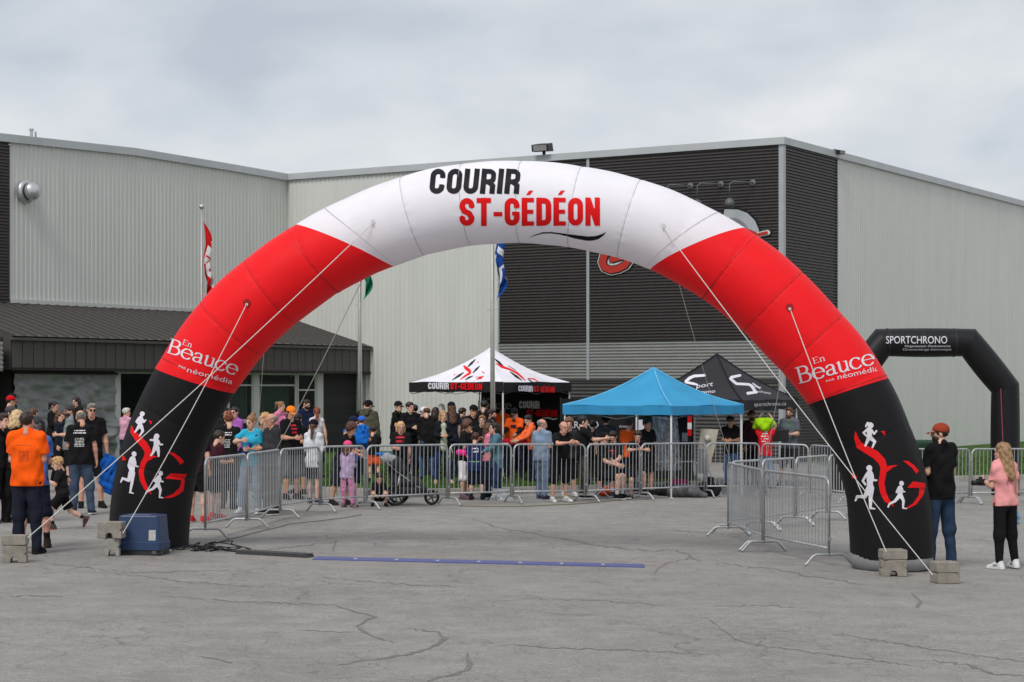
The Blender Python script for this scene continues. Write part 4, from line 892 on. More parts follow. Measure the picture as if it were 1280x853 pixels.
sleeve('black_leg', .0, b0, A_BLACK)['label'] = 'black left leg panel beside the blue blower box'
sleeve('red_panel', b0, b1, A_RED); sleeve('white_panel', b1, b2, A_WHITE); sleeve('red_panel', b2, b3, A_RED)
sleeve('black_leg', b3, SL - .19, A_BLACK)['label'] = 'black right leg panel beside the man in jeans'
for s in SEAM:                              # stitched seams
    c = (.50, .48, .52) if b1 < s < b2 else ((.40, .010, .014) if b0 < s < b3 else (.008, .008, .009))
    V = np.concatenate([ring(s - .005, .003), ring(s, .005), ring(s + .005, .003)]); I, J = np.meshgrid(np.arange(2), np.arange(NPH), indexing='ij'); I, J = I.ravel(), J.ravel(); J2 = (J + 1) % NPH
    link('seam', np_mesh('seam', V, np.stack([I * NPH + J, (I + 1) * NPH + J, (I + 1) * NPH + J2, I * NPH + J2], 1), mat(c, .6)), arch)
# feet: rounded grey sole under the right leg, black sole under the left
def sole_cushion(px, Yc, r, z0, z1, m):
    o = np.array(arch.location); cx, cy = (px - 640) / F * Yc - o[0], Yc - o[1]; z = float(zg(cx + o[0], Yc)); hh = z1 - z0
    MB().lathe([(0, 0), (r * .80, 0), (r * .93, .12 * hh), (r * 1.0, .45 * hh), (r * .98, .85 * hh), (r * .9, hh), (0, hh)], 40, (cx, cy, z + z0)).obj('leg_sole', m, arch, True)
sole_cushion(1114, 26.2, .56, -.01, .30, mat((.27, .27, .28), .6, .15, 4)); sole_cushion(187, 27.55, .55, -.01, .26, A_BLACK)
# lettering
t1, w1 = bold_text('COURIR', .085); P_RED = mat((.74, .010, .012), .55, .04, 3, spec=.12); P_BLK = mat((.012, .010, .013), .55, .05, 3, spec=.12); P_WHT = mat((.70, .67, .73), .55, .04, 3, spec=.15)
decal('lettering', place(t1, w1, (536, 242.5), (648.5, 242.5), 31.5, .10), .62, arch_map(), P_BLK, arch)
t2, w2 = bold_text('ST-GÉDÉON', .10)
decal('lettering', place(t2, w2, (574.5, 283), (750, 282.5), 35.5, .0), .62, arch_map(), P_RED, arch)
decal('swoosh', [('p', [(659, 298.6), (668, 294), (678.5, 290.6), (690, 290.4), (700, 291.6), (723, 294.6), (735, 295.9), (744, 295.4), (752, 293), (758, 289.8), (754, 295), (747.6, 299.4), (740, 301.2), (733, 301.2), (719, 298.6), (708, 295.6), (699, 293.4), (688, 292), (678, 292.4), (667, 295.4)])], .35, arch_map(), P_BLK, arch)
for pts in (((998.5, 480), (1095.5, 454.5), 20.5, (1017, 455.2), (1032.5, 450.3), 7.4, (1033, 478), (1043.5, 475), 2.6, (1047.5, 474.6), (1099, 463.3), 6.6), ((207.5, 440.5), (296, 470), 18.5, (227.4, 430.6), (239.6, 434.8), 6.8, (223, 458.8), (232, 462.2), 2.6, (233.5, 465), (290, 480.6), 6.4)):
    tb, wb = serif_text('Beauce'); decal('lettering', place(tb, wb, pts[0], pts[1], pts[2]), .34, arch_map(), P_WHT, arch)
    te, we = serif_text('En'); decal('lettering', place(te, we, pts[3], pts[4], pts[5]), .2, arch_map(), P_WHT, arch)
    sans('lettering', 'PAR', pts[6], pts[7], pts[8], arch_map(), P_WHT, arch); sans('lettering', 'néomédia', pts[9], pts[10], pts[11], arch_map(), P_WHT, arch)
def sg_logo(ox, oy, sc, ribbon, tail, polys, runners):
    T = lambda pr: xform(pr, (1 / sc, 0, 0, 1 / sc), (ox, oy))
    decal('logo', T(chain(ribbon) + chain(tail) + [('p', p) for p in polys]), .45, arch_map(), P_RED, arch)
    for r in runners: decal('runner_figure', T(sum((chain(c) for c in r), [])), .34, arch_map(.008), P_WHT, arch)
sg_logo(1030, 500, 3.553, [(140, 142, 2), (143, 170, 9), (158, 203, 15), (195, 225, 17), (230, 245, 18), (256, 272, 17), (266, 300, 15), (262, 330, 14), (255, 370, 13), (262, 410, 13), (278, 445, 11), (308, 470, 2)], [(275, 310, 12), (300, 297, 6), (325, 291, 1)],
        [[(350, 270), (375, 272), (400, 290), (422, 315), (410, 328), (388, 300), (365, 282)], [(395, 362), (448, 370), (452, 385), (440, 425), (410, 465), (380, 480), (358, 484), (395, 460), (420, 425), (424, 392), (370, 390)], [(252, 138), (272, 140), (270, 160)], [(128, 322), (150, 347), (122, 348)]],
        [[[(206, 112, 12), (208, 114, 12)], [(194, 104, 6), (186, 118, 4)], [(200, 132, 12), (203, 165, 10)], [(188, 135, 5), (175, 146, 4), (188, 160, 4)], [(212, 135, 5), (222, 152, 4), (233, 138, 4)], [(200, 168, 10), (190, 188, 6), (184, 204, 4)], [(206, 168, 10), (226, 186, 6), (215, 211, 4)]],
         [[(201, 303, 13), (202, 306, 12)], [(203, 328, 15), (205, 390, 13)], [(190, 330, 6), (172, 360, 5), (184, 376, 5)], [(215, 335, 6), (218, 357, 5), (233, 357, 4)], [(200, 392, 13), (182, 430, 8), (147, 430, 6), (140, 447, 4)], [(210, 392, 13), (207, 432, 9), (206, 478, 6)], [(206, 481, 5), (225, 484, 3)]],
         [[(344, 370, 10), (345, 372, 10)], [(338, 392, 11), (338, 425, 10)], [(330, 394, 5), (322, 410, 4), (335, 414, 4)], [(346, 395, 5), (350, 408, 4), (359, 408, 3)], [(334, 427, 9), (315, 450, 6), (291, 462, 4), (285, 475, 4)], [(342, 427, 9), (353, 448, 6), (351, 480, 4)], [(351, 481, 3), (367, 483, 2.5)]]])
sg_logo(130, 500, 4.264, [(147, 140, 3), (152, 170, 12), (180, 205, 18), (215, 240, 19), (235, 275, 17), (228, 305, 15), (208, 340, 14), (197, 385, 13), (205, 430, 13), (225, 472, 11), (252, 502, 2)], [(238, 312, 12), (262, 303, 6), (290, 303, 1)],
        [[(335, 278), (370, 282), (405, 305), (428, 330), (408, 346), (385, 315), (360, 292)], [(355, 392), (465, 398), (462, 425), (440, 470), (400, 505), (360, 522), (312, 525), (370, 500), (405, 465), (412, 427), (325, 420)], [(237, 110), (258, 115), (250, 132)], [(100, 292), (120, 320), (95, 325)]],
        [[[(204, 75, 13), (203, 77, 12)], [(195, 98, 13), (192, 135, 11)], [(184, 100, 6), (172, 116, 5), (185, 129, 5)], [(206, 105, 6), (212, 119, 5), (222, 108, 4)], [(188, 140, 10), (170, 166, 5), (164, 172, 4)], [(198, 140, 10), (207, 166, 7), (190, 192, 4)]],
         [[(281, 194, 14), (276, 204, 12)], [(278, 214, 13), (278, 250, 13)], [(266, 215, 6), (248, 214, 5)], [(290, 220, 6), (298, 238, 5), (312, 238, 4)], [(272, 254, 11), (262, 280, 7), (251, 296, 5)], [(285, 254, 11), (290, 276, 8), (291, 300, 5)]],
         [[(160, 288, 13), (161, 291, 12)], [(152, 318, 17), (148, 385, 14)], [(138, 322, 6), (130, 350, 5), (138, 371, 5)], [(166, 330, 6), (168, 352, 5), (181, 356, 4)], [(143, 390, 13), (131, 430, 8), (99, 418, 6), (90, 438, 4)], [(153, 390, 13), (149, 440, 8), (140, 490, 5)], [(138, 493, 5), (156, 498, 3)]],
         [[(302, 391, 12), (303, 393, 11)], [(292, 414, 12), (285, 450, 12)], [(281, 416, 5), (268, 432, 5), (280, 441, 4)], [(300, 420, 5), (305, 435, 4), (314, 436, 4)], [(278, 456, 10), (258, 476, 6), (231, 486, 5), (222, 500, 4)], [(290, 456, 10), (301, 480, 7), (296, 518, 4)], [(296, 520, 4), (313, 522, 3)]]])
# anchor patches and guy ropes
ROPE = mat((.62, .60, .56), .8, .12, 30, .4, 120); amap = arch_map(.01)
def apt(px, py): return Vector(amap(np.array([px], float), np.array([py], float))[0])
for px, py, m_ in ((308.5, 378.5, vinyl((.30, .012, .014))), (987, 384, vinyl((.30, .012, .014))), (466, 277, vinyl((.6, .58, .62))), (829, 282, vinyl((.6, .58, .62)))):
    rr_ = 4.6 if py > 300 else 2.6
    decal('anchor_patch', [C(px, py, px + .1, py, rr_, rr_)], .5, arch_map(.012), m_, arch)
    c = apt(px, py + 2.5); MB().tube([c + Vector((.014 * math.cos(a), -.02, .014 * math.sin(a))) for a in np.linspace(0, 6.283, 12, endpoint=False)], .006, 6, True).obj('anchor_ring', WHITE_METAL, arch)
AO = Vector(arch.location)
def rope(a, b, sag=.06, r=.0062):
    pts = [a.lerp(b, t) - Vector((0, 0, sag * 4 * t * (1 - t))) for t in np.linspace(0, 1, 14)]
    MB().tube(pts, r, 6).obj('guy_rope', ROPE, arch)
RB = [G(34, 706), G(142, 699), G(1116, 724), G(1166, 733)]
rope(apt(466, 279), W(34.5, 672.5, RB[0].y - .05) - AO); rope(apt(308, 381), W(153.5, 667, RB[1].y - .12) - AO); rope(apt(987.5, 386), W(1108, 690.5, RB[2].y - .12) - AO); rope(apt(829, 284), W(1166, 719, RB[3].y - .05) - AO)
def back_pt(px, py): q = on_plane([float(px)], [float(py)], -.35)[0]; return Vector(q) - AO
rope(back_pt(846, 345), W(916, 586, 32.2) - AO, .04, .0045); rope(back_pt(985, 420), W(955, 590, 36) - AO, .02, .006); rope(back_pt(460, 335), W(345, 563, 34.2) - AO, .04, .006); rope(back_pt(331, 425), W(322, 545, 34) - AO, .0, .005)

# ================================================================== THINGS ON THE ASPHALT
CONC = mat((.26, .235, .20), .92, .22, 9, .5, 45); CONC2 = mat((.30, .285, .26), .92, .2, 9, .5, 45)
def block_mesh(w, d, hgt, notch=True):
    a = w / 2; g = .02
    prof = [(-a, 0), (-.05, 0), (-.042, hgt * .22), (-.02, hgt * .34), (.02, hgt * .34), (.042, hgt * .22), (.05, 0), (a, 0), (a, hgt * .40), (a - g, hgt * .47), (a - g, hgt * .53), (a, hgt * .60), (a, hgt), (-a, hgt), (-a, hgt * .60), (-a + g, hgt * .53), (-a + g, hgt * .47), (-a, hgt * .40)] if notch else \
        [(-a + .012, 0), (a - .012, 0), (a, .012), (a, hgt - .012), (a - .012, hgt), (-a + .012, hgt), (-a, hgt - .012), (-a, .012)]
    return MB().prism(prof, -d / 2, d / 2)
def block(px, py, z, w, d, hgt, rz, label, notch=True, m=CONC):
    g = G(px, py); o = block_mesh(w, d, hgt, notch).obj('concrete_block', m); o.location = g + Vector((0, 0, z)); o.rotation_euler = (0, 0, R(rz)); bev = o.modifiers.new('b', 'BEVEL'); bev.width = .008; bev.segments = 1; bev.limit_method = 'ANGLE'
    tag(o, label, 'concrete block', 'concrete blocks holding the guy ropes'); return o
block(19, 703, 0, .30, .22, .22, 8, 'lower concrete block of the stack beside the orange-shirted man'); block(19, 703, .224, .31, .23, .125, 3, 'upper concrete block of the stack beside the orange-shirted man', False)
block(141, 695, 0, .19, .16, .235, 4, 'small notched concrete block standing under another beside the blue box', True, CONC2); block(139.5, 695, .238, .33, .22, .22, -6, 'concrete block balanced on a smaller one beside the blue box')
block(1116, 720, 0, .335, .24, .215, -4, 'notched lower concrete block in front of the right arch leg'); block(1116, 720, .218, .325, .24, .13, 5, 'upper concrete block in front of the right arch leg', False)
block(1181, 729, 0, .30, .24, .135, 14, 'lower concrete block by the shoes of the man in jeans', False); block(1181, 729, .138, .305, .245, .135, 10, 'upper concrete block by the shoes of the man in jeans', False, CONC)
# blue plastic blower box
g = G(179, 692.5); bx = thing('blower_box', 'blue plastic tub over the blower at the foot of the left arch leg', 'plastic box', g, R(-7))
BLU = mat((.024, .048, .115), .45, .1, 6, spec=.4)
def rrect(w, d, z, r=.05, n=4):
    out = []
    for cx, cy, a0 in ((w / 2 - r, d / 2 - r, 0), (-w / 2 + r, d / 2 - r, 90), (-w / 2 + r, -d / 2 + r, 180), (w / 2 - r, -d / 2 + r, 270)):
        for i in range(n + 1): a = R(a0 + 90 * i / n); out.append((cx + r * math.cos(a), cy + r * math.sin(a), z))
    return out
def stack_rings(rings, cap=True):
    m = MB(); n = len(rings[0]); vs = sum(rings, []); fs = [(i * n + k, i * n + (k + 1) % n, (i + 1) * n + (k + 1) % n, (i + 1) * n + k) for i in range(len(rings) - 1) for k in range(n)]
    if cap: fs += [tuple(range(n - 1, -1, -1)), tuple((len(rings) - 1) * n + k for k in range(n))]
    return m.add(vs, fs)
stack_rings([rrect(.63, .50, .07), rrect(.63, .50, .17), rrect(.60, .47, .18), rrect(.56, .43, .50), rrect(.56, .43, .515), rrect(.545, .415, .53), rrect(.50, .37, .535)]).obj('tub', BLU, bx, False)
stack_rings([rrect(.62, .49, .0), rrect(.60, .47, .068)]).obj('base', BLACK_PL, bx)
MB().box(.2, -.247, .02, .26, -.237, .06).tube([(.27, -.16, .035), (.31, -.16, .035)], .03, 10).obj('latch', mat((.1, .1, .1), .4), bx)
stack_rings([rrect(.36, .25, .530), rrect(.34, .23, .545)]).obj('lid_panel', BLU, bx)
lb = link('label', None, bx); MB().hexa([(.2915, -.06, .22), (.294, -.06, .22), (.294, .05, .22), (.2915, .05, .22)], [(.280, -.06, .36), (.283, -.06, .36), (.283, .05, .36), (.280, .05, .36)]).obj('sticker', mat((.5, .5, .5), .5, .1), lb)
MB().hexa([(.150, -.2355, .20), (.245, -.2355, .20), (.245, -.234, .20), (.150, -.234, .20)], [(.150, -.2262, .34), (.245, -.2262, .34), (.245, -.225, .34), (.150, -.225, .34)]).obj('sticker', mat((.45, .44, .43), .5, .3, 50), lb)
# cables
def cable(pts, r, name, label, m=BLACK_PL):
    P = catmull(np.array([tuple(p) for p in pts]), 6); o = MB().tube([Vector(p) for p in P], r, 6).obj(name, m, None, True); tag(o, label, 'cable'); return o
rr = random.Random(3)
tang = thing('cable_tangle', 'tangle of thin black cables behind the blue box at the arch foot', 'cables', G(245, 688))
for k in range(7):
    pts = []; x0 = rr.uniform(-.4, .0)
    for i in range(9): pts.append((x0 + .10 * i * rr.uniform(.5, 1.2) + rr.uniform(-.08, .08), rr.uniform(-.3, .35), .015 + abs(rr.gauss(0, .05)) * (1 if 2 < i < 7 else .3)))
    MB().tube([Vector(p) for p in catmull(np.array(pts), 5)], .008, 5).obj('cable', BLACK_PL, tang, True)
gz = lambda px, py: G(px, py) + Vector((0, 0, .012))
cable([gz(262, 684), gz(282, 676), gz(300, 672), gz(318, 667), gz(352, 659), gz(362, 656), gz(400, 652), gz(438, 647), gz(452, 644)], .006, 'ground_cable', 'thin grey cable running on the asphalt below the left barriers', mat((.10, .10, .10), .6))
cable([gz(262, 690), gz(275, 688), gz(290, 690), gz(300, 690.5)], .012, 'ground_cable', 'short black cable entering the cable ramp')
cable([gz(575, 633), gz(640, 634), gz(690, 632), gz(730, 630), gz(770, 626), gz(800, 621)], .012, 'ground_cable', 'tan cable lying along the foot of the middle barriers', mat((.24, .20, .13), .7))
# cable ramp and timing mat
def strip(pa, pb, w, hgt): return G(*pa), G(*pb)
a, b = G(299, 692), G(388, 697); d = (b - a); ln = d.length; cr_ = thing('cable_ramp', 'grey and black rubber cable ramp between the cables and the blue timing mat', 'cable ramp', a, math.atan2(d.y, d.x)); cr_.rotation_euler = (0, -math.asin(d.z / ln), math.atan2(d.y, d.x))
RUB = mat((.05, .05, .05), .7, .2, 20); RUBG = mat((.13, .13, .13), .7, .2, 20)
MB().prism([(0, 0), (ln, 0), (ln, .012), (ln - .03, .05), (.03, .05), (0, .012)], -.11, .11).obj('body', RUB, cr_)
for i in range(int(ln / .055)):
    for j in (-1, 0, 1): MB().box(.03 + i * .055, j * .06 - .018 + (.01 if i % 2 else -.01), .05, .055 + i * .055, j * .06 + .018 + (.01 if i % 2 else -.01), .056).obj('tread', RUBG, cr_)
a, b = G(390, 700), G(806, 710); d = (b - a); NS = 8; ln = d.length / NS
tm_ = thing('timing_mat', 'long thin blue timing mat laid across the asphalt under the arch', 'timing mat', a); tm_.rotation_euler = (0, -math.asin(d.z / d.length), math.atan2(d.y, d.x))
sm = MB().prism([(.004, 0), (ln - .004, 0), (ln - .004, .012), (.004, .012)], 0, .42).mesh('mat_section', mat((.085, .10, .26), .6, .12, 10)); wm = MB().box(-.02, .12, .0125, .02, .30, .0135).mesh('joint_mark', mat((.4, .4, .45), .6))
for i in range(NS):
    link('mat_section', sm, tm_, (ln * i, 0, 0))
    if i: link('joint_mark', wm, tm_, (ln * i, 0, 0))
# ------------------------------------------------------------------ crowd barriers
BARM = {}
def barrier(a, b, label, foot_a=True, foot_b=True, h=1.2):
    d = b - a; ln = math.hypot(d.x, d.y); o = thing('crowd_barrier', label, 'crowd barrier', a, 0, 'galvanised crowd barriers'); o.rotation_euler = (0, -math.atan2(d.z, ln), math.atan2(d.y, d.x)); ln -= .03
    zb, r, rc = .24, .020, .12; pts = []
    for cx, cz, a0 in ((ln - rc - .02, h - rc, 0), (.02 + rc, h - rc, 90)):
        pts += [(cx + rc * math.cos(R(a0 + 90 * i / 5)), 0, cz + rc * math.sin(R(a0 + 90 * i / 5))) for i in range(6)]
    pts = [(ln - .02, 0, .13)] + pts + [(.02, 0, .13)]
    MB().tube(pts, r, 8).obj('frame', GALV, o, True); MB().tube([(.02, 0, zb), (ln - .02, 0, zb)], .017, 8).obj('bottom_rail', GALV, o, True)
    if 'bar' not in BARM: BARM['bar'] = MB().tube([(0, 0, zb), (0, 0, h - .01)], .0078, 6, caps=False).mesh('bar', GALV, True)
    n = max(3, int(round((ln - .04) / .112)))
    for i in range(1, n): link('bar', BARM['bar'], o, (.02 + (ln - .04) * i / n, 0, 0))
    if 'foot' not in BARM:
        BARM['foot'] = MB().tube([(0, -.36, .02), (0, -.335, .03), (0, -.235, .135), (0, -.19, .155), (0, .19, .155), (0, .235, .135), (0, .335, .03), (0, .36, .02)], .019, 8).mesh('foot', GALV, True)
        BARM['hook'] = MB().box(-.03, -.014, 0, .03, .014, .04).mesh('hook', GALV)
    for on, x in ((foot_a, .02), (foot_b, ln - .02)):
        if on: link('foot', BARM['foot'], o, (x, 0, 0))
    for z in (.35, .95): link('hook', BARM['hook'], o, (ln, 0, z))
    return o
LB = [(256, 674), (308.5, 661), (350, 648.5), (400.5, 640.5), (457.5, 637), (560.5, 632), (640.5, 629.5), (733, 628), (801, 625), (882, 621.5), (950.5, 621), (1012, 624), (1066, 630)]
LL = ['crowd barrier nearest the left arch leg, before red sneakers', 'crowd barrier in front of the man in the dark grey hoodie', 'crowd barrier in front of the orange cap and white hoodie', 'crowd barrier in front of the girl in the lilac jacket', 'crowd barrier in front of the black stroller', 'crowd barrier in front of the pink waist bag and white shorts',
      'crowd barrier the man in glasses leans on', 'crowd barrier in front of the seated boys under the blue tent', 'crowd barrier in front of the beige antenna panel', 'crowd barrier in front of the dark seated figure under the black tent', 'crowd barrier in front of the red and lime shirts', 'crowd barrier running behind the right arch leg under the black tent']
for i in range(12): barrier(G(*LB[i]), G(*LB[i + 1]), LL[i], True, i in (11,))
RBp = [(910, 671), (954, 690), (1038, 708)]
barrier(G(*RBp[0]), G(*RBp[1]), 'left front barrier of the wedge beside the right arch leg'); barrier(G(*RBp[1]), G(*RBp[2]), 'nearest barrier of the wedge, ending beside the right arch leg')
RR = [(914, 669), (953, 664), (995, 657.5), (1036, 650), (1082, 645)]
for i, l_ in enumerate(('rear barrier at the tip of the wedge left of the right arch leg', 'second rear barrier of the wedge left of the right arch leg', 'third rear barrier of the wedge, just left of the right arch leg', 'rear barrier running behind the right arch leg')): barrier(G(*RR[i]) + Vector((0, .06, 0)), G(*RR[i + 1]) + Vector((0, .06, 0)), l_)
FF = [(1128, 632), (1213.5, 630), (1316, 628)]
barrier(G(*FF[0]), G(*FF[1]), 'far barrier behind the man in the black T-shirt'); barrier(G(*FF[1]), G(*FF[2]), 'far barrier behind the woman in the pink T-shirt')
for px0, px1, l_ in ((815, 841, 'low steel rack frame behind the barrier under the blue tent, left one'), (843, 871, 'low steel rack frame behind the barrier under the blue tent, right one')):
    a, b = G(px0, 614), G(px1, 613.5); o = thing('steel_rack', l_, 'rack', a, 0); o.rotation_euler = (0, 0, math.atan2(b.y - a.y, b.x - a.x)); ln = (b - a).length
    MB().tube([(0, 0, 0), (0, 0, .60), (.06, 0, .68), (ln - .06, 0, .68), (ln, 0, .60), (ln, 0, 0)], .016, 8).obj('frame', GALV, o, True); MB().tube([(0, 0, .2), (ln, 0, .2)], .012, 8).obj('rail', GALV, o)

# ================================================================== TENTS
def cast_map(bvh, lift=.012):
    def f(px, py):
        out = []; D = ray(np.asarray(px, float), np.asarray(py, float))
        for d in D:
            dv = Vector(d).normalized(); h_ = bvh.ray_cast(Vector((0, 0, H)), dv)
            out.append(tuple(h_[0] - dv * lift) if h_[0] else (out[-1] if out else (0, 60, 2)))
        return np.array(out)
    return f
def local_map(f, o): return lambda a, b: f(a, b) - np.array(o.location)
def plane_map(p, n, lift=.012):
    p, n = np.array(p), np.array(n)
    def f(px, py):
        d = ray(np.asarray(px, float), np.asarray(py, float)); t = ((p - CAMP) @ n) / (d @ n); w = CAMP + d * t[:, None]; return w - d * lift
    return f
def tent(name, label, px, Y, side, alpha, ze, zp, vh, roof_m, val_m, leg_m=WHITE_METAL, sag=.10, hip_m=None):
    a = R(alpha); F0 = Vector(((px - 640) / F * Y, Y, 0)); dl = Vector((-math.cos(a), math.sin(a), 0)) * side; dr = Vector((math.sin(a), math.cos(a), 0)) * side
    cs_ = [F0, F0 + dr, F0 + dr + dl, F0 + dl]; ctr = (cs_[0] + cs_[2]) / 2; o = thing(name, label, 'tent', (ctr.x, ctr.y, 0)); O = Vector(o.location); n = 28; P = Vector((ctr.x, ctr.y, zp)); polys_v = []; polys_f = []
    for i in range(4):
        A, B = cs_[i].copy(), cs_[(i + 1) % 4].copy(); A.z = B.z = ze; m = MB(); vs = []
        for r in range(n + 1):
            t = r / n
            for c in range(n + 1):
                u = c / n; p = A.lerp(B, u).lerp(P, t); p.z -= sag * math.sin(math.pi * t) * (1.0 - .35 * math.cos(2 * math.pi * (u - .5))) + .016 * math.sin(9 * u + 5 * t + i) * (1 - t) + .010 * math.sin(23 * u + 9 * t + 2 * i) * (1 - t) * t * 2 + .03 * max(0, 1 - abs(t - .45) / .08) * (1 - abs(2 * u - 1))
                vs.append(tuple(p - O))
        fs = [(r * (n + 1) + c, r * (n + 1) + c + 1, (r + 1) * (n + 1) + c + 1, (r + 1) * (n + 1) + c) for r in range(n) for c in range(n + 1 - 1)]
        q = m.add(vs, fs).obj('roof_panel', roof_m, o, True); k0 = len(polys_v); polys_v += [Vector(v) + O for v in vs]; polys_f += [tuple(x + k0 for x in f) for f in fs]
        if hip_m: MB().tube([A.lerp(P, t) - O + Vector((0, 0, .006 - sag * math.sin(math.pi * t) * 1.35)) for t in np.linspace(0, 1, 15)], .022, 6).obj('hip_seam', hip_m, o, True)
        m = MB(); vs = []; nn = 24; nrm = (B - A).cross(Vector((0, 0, 1))).normalized()
        for c in range(nn + 1):
            p = A.lerp(B, c / nn) - O
            for r in range(4):
                w = .012 * math.sin(c * 1.1 + i * 2) * r / 3 + .008 * math.sin(c * 2.3); vs.append(tuple(p + nrm * (w + .01) - Vector((0, 0, vh * r / 3 * (1 + .03 * math.sin(c * .8))))))
        m.add(vs, [(c * 4 + r, c * 4 + r + 1, (c + 1) * 4 + r + 1, (c + 1) * 4 + r) for c in range(nn) for r in range(3)]).obj('valance', val_m, o, True)
        l0 = A - O; zb = base_z(A.x, A.y); inn = (ctr - cs_[i]).normalized() * .05; l0 = l0 + inn
        lg = MB().box(l0.x - .018, l0.y - .018, zb, l0.x + .018, l0.y + .018, ze - .03).obj('leg', leg_m, o); MB().box(l0.x - .05, l0.y - .05, zb, l0.x + .05, l0.y + .05, zb + .012).obj('foot_plate', leg_m, lg)
        a2, b2 = A - O + inn, B - O + (ctr - cs_[(i + 1) % 4]).normalized() * .05; mid = (a2 + b2) / 2
        MB().tube([a2 - Vector((0, 0, .08)), mid - Vector((0, 0, .30)), b2 - Vector((0, 0, .08))], .007, 6).tube([a2 - Vector((0, 0, .30)), mid - Vector((0, 0, .08)), b2 - Vector((0, 0, .30))], .007, 6).obj('truss', FRMD, o)
    return o, BVHTree.FromPolygons(polys_v, polys_f), cs_
FRMD = mat((.16, .16, .16), .5)
def canvas(c, r=.75): return mat(c, r, .08, 2, .7, 5, spec=.2)
# --- white and black tent
T1, bvh1, c1 = tent('pop_up_tent', 'white peaked tent with black lettered valance left of the blue tent', 629, 47.8, 2.98, 36, 2.49, 3.40, .245, canvas((.74, .72, .77)), canvas((.016, .015, .017)))
m1 = local_map(cast_map(bvh1), T1); Z = lambda pr, ox, oy, sc: xform(pr, (1 / sc, 0, 0, 1 / sc), (ox, oy))
s1 = 5.818
decal('roof_logo', Z(chain([(465, 190, 6), (480, 205, 12), (505, 225, 12), (510, 240, 8), (470, 265, 7), (440, 288, 3)]) + [('p', [(590, 225), (618, 240), (605, 245)]), ('p', [(540, 272), (612, 262), (590, 285), (548, 290), (575, 274)]), C(395, 252, 399, 254, 4, 3), C(566, 162, 570, 163, 4, 3)], 500, 425, s1), .3, m1, P_RED, T1)
for c in ([(497, 192, 5), (520, 170, 9), (548, 142, 3)], [(530, 240, 3), (555, 214, 8), (577, 192, 3)], [(382, 290, 3), (430, 260, 9), (462, 238, 3)], [(475, 290, 3), (505, 272, 7), (530, 262, 2)]): decal('roof_logo', Z(chain(c), 500, 425, s1), .3, m1, P_BLK, T1)
decal('roof_logo', Z(chain([(700, 172, 3), (740, 195, 9), (800, 215, 7), (850, 240, 8), (885, 270, 7), (912, 296, 3)]) + chain([(935, 280, 3), (975, 285, 5), (1015, 312, 3)]), 500, 425, s1), .3, m1, P_RED, T1)
for c in ([(690, 138, 3), (720, 165, 9), (752, 192, 3)], [(788, 188, 2), (845, 222, 2)], [(800, 232, 3), (845, 265, 9), (885, 294, 3)], [(928, 282, 2), (948, 298, 5), (966, 308, 2)]): decal('roof_logo', Z(chain(c), 500, 425, s1), .3, m1, P_BLK, T1)
def vplane(c, i, off=.035):
    A, B = c[i], c[(i + 1) % 4]; n = (B - A).cross(Vector((0, 0, 1))).normalized(); return (A + n * off, n)
for i, (pa, pb, hh, pc, pd) in ((3, ((535.2, 486.6), (561, 486.8), 8.2, (563, 486.9), (602.5, 487.6))), (0, ((648, 489.4), (666, 490), 7.6, (667.5, 490.2), (693, 491.2)))):
    mp_ = local_map(plane_map(*vplane(c1, i)), T1)
    decal('lettering', place(t1, w1, pa, pb, hh), .25, mp_, P_WHT, T1); decal('lettering', place(t2, w2, pc, pd, hh), .25, mp_, P_RED, T1)
WALLM = canvas((.012, .012, .013)); O1 = Vector(T1.location)
A, B = c1[1].lerp(c1[2], .02), c1[1].lerp(c1[2], .98); zb = base_z(A.x, A.y) + .05; vs = []; nn = 20
for c in range(nn + 1):
    p = A.lerp(B, c / nn) - O1
    for r in range(9): vs.append((p.x, p.y + .015 * math.sin(c * .9 + r), zb + (2.36 - zb) * r / 8))
MB().add(vs, [(c * 9 + r, c * 9 + r + 1, (c + 1) * 9 + r + 1, (c + 1) * 9 + r) for c in range(nn) for r in range(8)]).obj('back_wall', WALLM, T1, True)
wn = (B - A).cross(Vector((0, 0, 1))).normalized(); wn = wn if wn.y < 0 else -wn; mw = local_map(plane_map(A + wn * .04, wn), T1)
decal('lettering', place(t1, w1, (649, 510.8), (674.5, 511), 9.6), .25, mw, P_WHT, T1); decal('lettering', place(t2, w2, (658, 520.8), (696.5, 521.3), 8.6), .25, mw, P_RED, T1)
decal('swoosh', chain([(678, 523, .3), (685, 522.6, .8), (692, 524.4, .9), (697, 523.2, .3)]), .25, mw, P_WHT, T1)
tb, wb = serif_text('Beauce'); decal('lettering', place(tb, wb, (596.5, 511), (639.5, 511.4), 10), .25, mw, mat((.42, .42, .42), .6), T1)
te, we = serif_text('En'); decal('lettering', place(te, we, (604, 500.5), (612, 500.5), 4), .25, mw, mat((.42, .42, .42), .6), T1)
# --- blue tent
T2, bvh2, c2 = tent('pop_up_tent', 'plain bright blue tent in front of the black tent', 839.5, 42.4, 2.98, 38.5, 1.95, 2.80, .2, thin(canvas((.05, .36, .64), .6), (.05, .40, .72), .22), thin(canvas((.044, .31, .58), .6), (.05, .36, .66), .18), sag=.085, hip_m=canvas((.12, .42, .66)))
